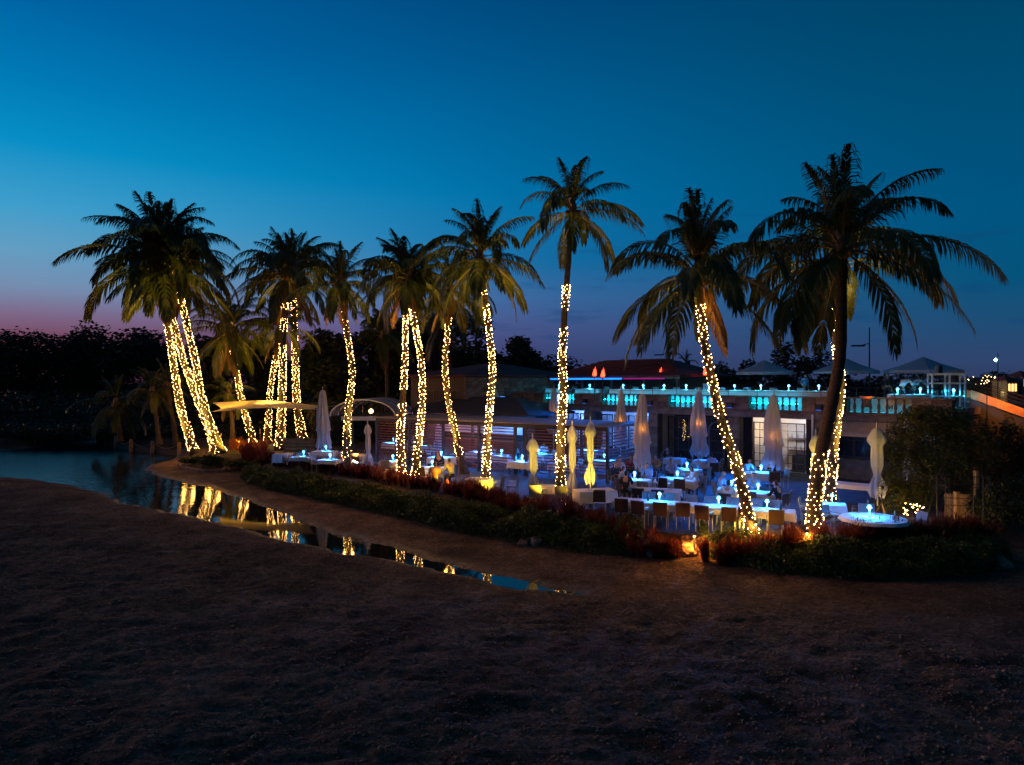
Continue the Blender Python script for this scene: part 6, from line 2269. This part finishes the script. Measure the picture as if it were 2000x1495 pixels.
rgb_ = np.random.default_rng(21)
ce = along(patio_edge[:9], 300, rgb_)
ce[:, 1] -= rgb_.uniform(-.05, 1.0, len(ce))
ce[:, 0] -= .25
V, Fc = grass_clumps(with_z(ce), rgb_.uniform(.55, 1.0, len(ce)) * (.65 + .6 * vnoise(ce[:, 0] * .6, ce[:, 1] * .6, 55)), 22, 110)
put('fountain_grass', np_mesh('fountain_grass', V, Fc, M['grass_red']), kind='stuff', label='dark red fountain grass along the left and middle patio edge', cat='grass')
ce = along(px_poly([(1378, 1072), (1450, 1078), (1540, 1080), (1600, 1078), (1680, 1074), (1760, 1070), (1860, 1060), (1940, 1060)], -.1), 84, rgb_)
ce[:, 1] += rgb_.uniform(-.35, .30, len(ce))
V, Fc = grass_clumps(with_z(ce), rgb_.uniform(.6, 1.0, len(ce)), 23, 130)
put('fountain_grass', np_mesh('fountain_grass', V, Fc, M['grass_red']), kind='stuff', label='orange lit fountain grass between the right hand palms and the round table', cat='grass')
ce = along(px_poly([(1200, 1052), (1262, 1060), (1318, 1062)], -.1), 22, rgb_)
ce[:, 1] += rgb_.uniform(-.25, .25, len(ce))
V, Fc = grass_clumps(with_z(ce), rgb_.uniform(.45, .75, len(ce)), 25, 110)
put('fountain_grass', np_mesh('fountain_grass', V, Fc, M['grass_red']), kind='stuff', label='low dark red grass between the long front table and the rocks', cat='grass')
ce = along(px_poly([(452, 884), (470, 888), (500, 888), (520, 892)], -.2), 26, rgb_)
ce[:, 1] += rgb_.uniform(-.6, .6, len(ce))
V, Fc = grass_clumps(with_z(ce), rgb_.uniform(.8, 1.15, len(ce)), 24)
put('fountain_grass', np_mesh('fountain_grass', V, Fc, M['grass_red']), kind='stuff', label='red fountain grass at the feet of the leaning palms', cat='grass')


def cover(poly, n, depth, hgt, leaf, seed, lab):
    rg = np.random.default_rng(seed)
    P = along(poly, n, rg)
    inward = rg.random(n) * depth
    P[:, 1] += inward * .92 + .10
    P[:, 0] += inward * .18
    z, _, db = ground_z(P, False)
    keep = db > -.05
    P, z, inward = P[keep], z[keep], inward[keep]
    h = hgt * (.15 + 1.05 * vnoise(P[:, 0] * 1.5, P[:, 1] * 1.5, seed) * (.6 + .4 * vnoise(P[:, 0] * 4, P[:, 1] * 4, seed + 1))) * sstep(0, .35, inward + .1) * (1.1 - .5 * inward / depth)
    Q = np.column_stack([P, z + h * rg.random(len(P)) ** .6])
    V, Fc = leaf_cards(Q, leaf, rg, .9, .30)
    put('ground_cover', np_mesh('ground_cover', V, Fc, M['leaf_green']), kind='stuff', label=lab, cat='ground cover')


cover(bed_front, 42000, 1.7, .85, .14, 31, 'dark green ground cover between the sand path and the red grass')
cover(bed_front2, 36000, 1.9, .85, .13, 32, 'green trailing ground cover below the right hand palms')

isl = on_ground(408, 912)
shrub('low bright green bush on the small island by the leaning palms', on_ground(410, 908), [(0, 0, .28, .62, .5, .34), (.45, .1, .22, .4, .4, .26)], 3000, .13, M['leaf_green'], 71, 5)
shrub('low dark bush left of the bright green bush on the island', on_ground(378, 905), [(0, 0, .2, .5, .5, .26), (-.5, 0, .18, .4, .4, .2)], 1600, .12, M['leaf_green'], 72, 4)
shrub('low bush right of the bright green bush on the island', on_ground(455, 912), [(0, 0, .16, .6, .4, .2), (.6, .1, .16, .4, .3, .2)], 1500, .11, M['leaf_green'], 73, 4)


def rock(label, px, size, seed, group='coral rocks along the bed edge', flat=.7):
    rg = random.Random(seed)
    bm = bmesh.new()
    bmesh.ops.create_icosphere(bm, subdivisions=3, radius=1.0)
    off = Vector((rg.uniform(0, 50), rg.uniform(0, 50), rg.uniform(0, 50)))
    from mathutils import noise as mn
    for v in bm.verts:
        q = v.co * 1.1 + off
        r = 1 + .34 * mn.noise(q) + .22 * mn.noise(q * 2.3) + .12 * mn.noise(q * 5.2)
        r -= .10 * abs(mn.noise(q * 3.4))
        v.co = Vector((v.co.x * r, v.co.y * r * .85, v.co.z * r * flat)) * size
    me = bpy.data.meshes.new('rock')
    bm.to_mesh(me)
    bm.free()
    me.materials.append(M['rock'])
    p = on_ground(*px)
    put('rock', me, None, p + Vector((0, size * .4, size * .26)), (0, 0, rg.uniform(0, 6)), label=label, cat='rock', group=group)


for i, (lb, px, s) in enumerate([
        ('large orange lit pitted rock right of the gap in the planting', (1342, 1086), .38), ('flat orange lit rock lying on the pile at the gap in the planting', (1350, 1066), .30), ('small orange lit rock at the right of the rock pile', (1364, 1082), .20),
        ('dim slanting rock left of the gap in the planting', (1276, 1088), .33), ('small dim rock right of the slanting rock', (1298, 1086), .20), ('small rock at the foot of the orange lit pile', (1318, 1090), .15), ('pale rock on top behind the orange lit pile', (1366, 1060), .22),
        ('dim pale rock in the bed below the tallest palm', (1050, 1066), .30), ('small dim rock left of the pale rock below the tallest palm', (1022, 1066), .2), ('dim rock at the bed edge below the close pair of palms', (845, 1024), .26),
        ('small dim rock at the bed edge below the cream parasol', (700, 990), .24), ('dim rock near the left tip of the planting', (560, 962), .24), ('rounded rock at the left tip of the planting', (492, 944), .34), ('dim rock at the dark right end of the planting', (1958, 1110), .34),
        ('small rock at the edge of the island nearest the lagoon', (358, 912), .22), ('dark rock in front of the island bushes', (440, 919), .24)]):
    rock(lb, px, s, 900 + i)
# curved kerb of the island
kb = thing('island_kerb', 'curved low stone kerb in front of the island bushes', 'kerb', on_ground(405, 922), 0)
kp = [on_ground(x, y) - Vector(kb.location) for x, y in ((350, 905), (358, 914), (378, 920), (405, 923), (435, 922), (468, 918))]
for k in range(12):
    pth = smooth_path(kp, 12)
    a, b = pth[k], pth[k + 1]
    m_ = (a + b) / 2
    put('kerb_stone', MB().box(0, 0, .02, (b - a).length - .03, .28, .24).mesh('kerb_stone', M['stone2']), kb, m_, (0, 0, math.atan2(b.y - a.y, b.x - a.x)))

# ------------------------------------------------------------------ garden uplights, the lamps that wash the parasols and palms
UPK = 30.0
UPS = [
    ('garden uplight at the foot of the tallest palm', (1108, 1004), (1100, 900), 60), ('garden uplight aimed at the tall yellow parasol', (1130, 1012), (1150, 890), 900), ('garden uplight aimed at the short yellow parasol', (1068, 1002), (1042, 900), 900),
    ('garden uplight below the bright yellow cloth', (962, 978), (940, 935), 500), ('garden uplight at the foot of the leaning palm with a bushy crown', (1462, 1050), (1440, 1040), 420), ('garden uplight hidden in the grass beside the twin lit palms', (1562, 1046), (1588, 930), 900),
    ('left garden uplight at the feet of the leaning palms', (444, 888), (436, 840), 500), ('right garden uplight at the feet of the leaning palms', (463, 890), (480, 860), 600), ('garden uplight in the grass below the seated couple', (880, 966), (850, 915), 420),
    ('garden uplight by the orange lit rock pile', (1340, 1056), (1345, 1086), 0), ('garden uplight aimed at the glaring white cloth', (690, 918), (701, 893), 700), ('garden uplight shining on the yellow shade sail', (566, 880), (520, 795), 2600), ('second garden uplight shining on the yellow shade sail', (470, 884), (450, 800), 1600)]
for i, (lb, px, tg, pw) in enumerate(UPS):
    if pw == 0:
        continue
    p = on_ground(*px)
    p.z = max(p.z, -.35)
    root = thing('garden_uplight', lb, 'uplight', p, 0, 'garden uplights in the planting')
    t = D(tg[0], tg[1], p.y + (2.2 if i < 11 else 1.0))
    if i == 9:
        t = Vector((p.x - .2, p.y - 1.6, -.6))
    d = (t - p).normalized()
    put('stake', cached('ust', lambda: MB().tube([(0, 0, -.1), (0, 0, .38)], .012, 5).mesh('stake', M['black'])), root)
    q = Vector((0, 0, .42))
    rot = d.to_track_quat('Z', 'Y').to_euler()
    put('housing', cached('uh', lambda: MB().lathe([(.03, -.08), (.05, -.06), (.058, .06), (.05, .06), (.04, .03)], 10).mesh('housing', M['black'], True)), root, q, rot)
    if i != 9:
        put('lens', cached('ul', lambda: MB().lathe([(.001, .045), (.045, .04)], 10).mesh('lens', M['uplight'])), root, q, rot)
    spot(q + d * .10, q + d * 3, (1.0, .60, .03) if i != 10 else (1.0, .86, .62), pw, 150 if i in (4, 9) else 110 if i in (6, 7) else 62, .8, .04, root)

PWU = [300, 0, 300, 170, 260, 220, 0, 170, 150, 110, 150, 190, 120, 420, 460, 260]
for i, pm in enumerate(PALMS):  # spotlights added below the palms to brighten their crowns
    if not PWU[i]:
        continue
    b = Vector(pm['root'].location)
    p = Vector((b.x + (.75 if i % 2 else -.75), b.y - .8, 0))
    p.z = gz(p.x, p.y)
    top = pm['path'][-1]
    root = thing('garden_uplight', 'added ground spotlight shining up the ' + pm['root']['label'], 'uplight', p, 0, 'added ground spotlights below the palms')
    root['label'] = ' '.join(root['label'].split()[:16]).rstrip(',')
    q = Vector((0, 0, .12))
    d = (top - p).normalized()
    rot = d.to_track_quat('Z', 'Y').to_euler()
    put('housing', CACHE['uh'], root, q, rot)
    put('lens', CACHE['ul'], root, q, rot)
    spot(q + d * .10, q + d * 3, (1.0, .66, .14), PWU[i] * UPK, 46, .9, .04, root)

for k, (px, pw) in enumerate((((1476, 1064), 80), ((1576, 1084), 70), ((1356, 1086), 110))):  # the one by the big dark palm is added to brighten the planting
    p = on_ground(*px)
    bl_ = thing('bollard_light', 'low yellow garden light in the grass ' + ['at the foot of the leaning palm', 'added in front of the big dark palm foot', 'beside the orange lit rocks'][k], 'garden light', p, 0, 'low garden lights in the right hand planting')
    put('stem', MB().tube([(0, 0, -.1), (0, 0, .55)], .02, 6).mesh('stem', M['black']), bl_)
    put('hood', MB().lathe([(.10, .66), (.03, .74), (.001, .75)], 10).mesh('hood', M['black'], True), bl_)
    put('lamp', MB().lathe([(.015, .60), (.022, .61), (.022, .64), (.015, .66)], 8).mesh('lamp', M['uplight'], True), bl_)
    point((0, -.07, .60), (1.0, .36, .05) if k == 2 else (1.0, .50, .07), pw, bl_, .06)

# bamboo garden torches by the leaning palms
for k, (x, y, yt) in enumerate(((432, 880, 846), (508, 878, 838), (896, 940, 893), (1749, 1062, 1000))):
    p = on_ground(x, y)
    hh = H - (yt - HY) / F * p.y - p.z
    bt = thing('bamboo_torch', ['unlit bamboo torch right of the leaning palms', 'unlit bamboo torch left of the thick straight palm', 'bamboo torch below the palm bending left', 'slim bamboo torch in front of the round table'][k], 'torch', p, 0, 'bamboo torches in the planting')
    put('cane', MB().tube([(0, 0, -.1), (0, 0, hh - .2)], .018, 6).mesh('cane', M['wood_pale']), bt)
    put('head', MB().lathe([(.02, hh - .22), (.05, hh - .04), (.03, hh), (.008, hh + .02)], 8).mesh('head', M['wood_pale']), bt)

# rope fence and timber edge on the far bank
RF = thing('rope_fence', 'low rope fence of stout timber posts along the far bank', 'fence', G(195, 874, ZW), 0)
fp = [G(x, y, ZW + .1) - Vector(RF.location) for x, y in ((192, 862), (208, 868), (226, 873), (256, 880), (298, 884), (350, 888))]
for p in fp:
    put('post', cached('rfp', lambda: MB().tube([(0, 0, -.4), (0, 0, .95)], [.16, .14], 8).mesh('post', M['wood_pale'])), RF, p)
for a, b in zip(fp, fp[1:]):
    m_ = (a + b) / 2
    put('rope', MB().tube([a.lerp(b, t) + Vector((0, 0, .82 - .42 * math.sin(math.pi * t))) for t in [k / 8 for k in range(9)]], .03, 5).mesh('rope', M['wood_pale']), RF)
    for r in range(3):
        put('plank', MB().box(0, 0, 0, (b - a).length - .02, .07, .17).mesh('plank', M['bark']), RF, m_ + Vector((0, .1, -.12 + r * .18)), (0, 0, math.atan2(b.y - a.y, b.x - a.x)))
# low wooden screen and chairs behind the slim palm
WS = thing('wooden_screen', 'low wooden screen wall lit yellow behind the slim palm', 'screen', Vector(((598 - CX) / F * 47.5, 47.5, 0)), R(-10))
for k in range(4):
    put('board', cached('wsb', lambda: MB().box(0, 0, 0, 3.4, .05, .20).mesh('board', M['wood_pale'])), WS, (0, 0, .25 + k * .25))
for x in (-1.6, 0, 1.6):
    put('post', MB().box(x, .07, .6, .10, .08, 1.2).mesh('post', M['wood_pale']), WS)
# young slim palms beside the tall white parasol
for k, (x, yb, yt) in enumerate(((612, 870, 802), (617, 872, 806))):
    palm(['slim young palm left of the tall white parasol', 'second slim young palm touching the tall white parasol'][k], [(x, yb), (x - 2, (yb + yt) / 2), (x - 3 + k * 4, yt)], 24, 700 + k, n_frond=14, rpx=1.6, group='slim young palms')
# hedge and dark garden behind the pergola and bar
for k, (x, Y, w_, h_) in enumerate(((660, 53, 3.2, 3.0), (760, 55, 3.4, 4.0), (840, 54, 2.8, 3.4))):
    shrub(['dark garden bush behind the arched canopy', 'tall dark garden bush behind the bar roof', 'dark garden bush left of the garden balustrade'][k], (((x - CX) / F * Y), Y, 0), [(0, 0, h_ * .5, w_ * .6, 1.0, h_ * .5), (.8, .3, h_ * .6, w_ * .4, .8, h_ * .4), (-.9, .2, h_ * .4, w_ * .4, .8, h_ * .4)], 3500, .28, M['leaf_dark'], 81 + k, 6)

# pebbles, shells and twigs strewn over the near sand
rgp = np.random.default_rng(77)
n = 26000
py = 8.6 + 22 * rgp.random(n) ** 1.2
pxx = rgp.uniform(-.85, .85, n) * py
P = np.column_stack([pxx, py])
z, dw_, db_ = ground_z(P)
keep = (dw_ < -.3) & (db_ < -.2)
P, z = P[keep], z[keep]
n = len(P)
sz = rgp.uniform(.010, .034, n) * np.where(rgp.random(n) < .05, 1.9, 1)
keep = rgp.random(n) < .25 + .75 * (np.interp(P[:, 0], NEAR_EDGE[:, 0], NEAR_EDGE[:, 1]) > P[:, 1])
P, z, sz = P[keep], z[keep], sz[keep]
n = len(P)
base = np.array([(1, 0, 0), (0, 1, 0), (-1, 0, 0), (0, -1, 0), (0, 0, .7), (0, 0, -.6)])
V = (base[None] * rgp.uniform(.6, 1.3, (n, 6, 1)) * sz[:, None, None])
ang_ = rgp.uniform(0, 6.28, n)
ca, sa_ = np.cos(ang_), np.sin(ang_)
V = np.stack([V[..., 0] * ca[:, None] - V[..., 1] * sa_[:, None], V[..., 0] * sa_[:, None] + V[..., 1] * ca[:, None], V[..., 2]], -1)
V = V + np.column_stack([P, z + sz * .25])[:, None, :]
fb = np.array([(0, 1, 4), (1, 2, 4), (2, 3, 4), (3, 0, 4), (1, 0, 5), (2, 1, 5), (3, 2, 5), (0, 3, 5)])
Fc = (np.arange(n)[:, None, None] * 6 + fb[None]).reshape(-1, 3)
put('pebbles', np_mesh('pebbles', V.reshape(-1, 3), Fc, mat('sand_clod', SAND_B, .95, scale=2.5, col2=SAND_A)), kind='stuff', label='sand clods and pebbles strewn over the near sand', cat='pebbles')
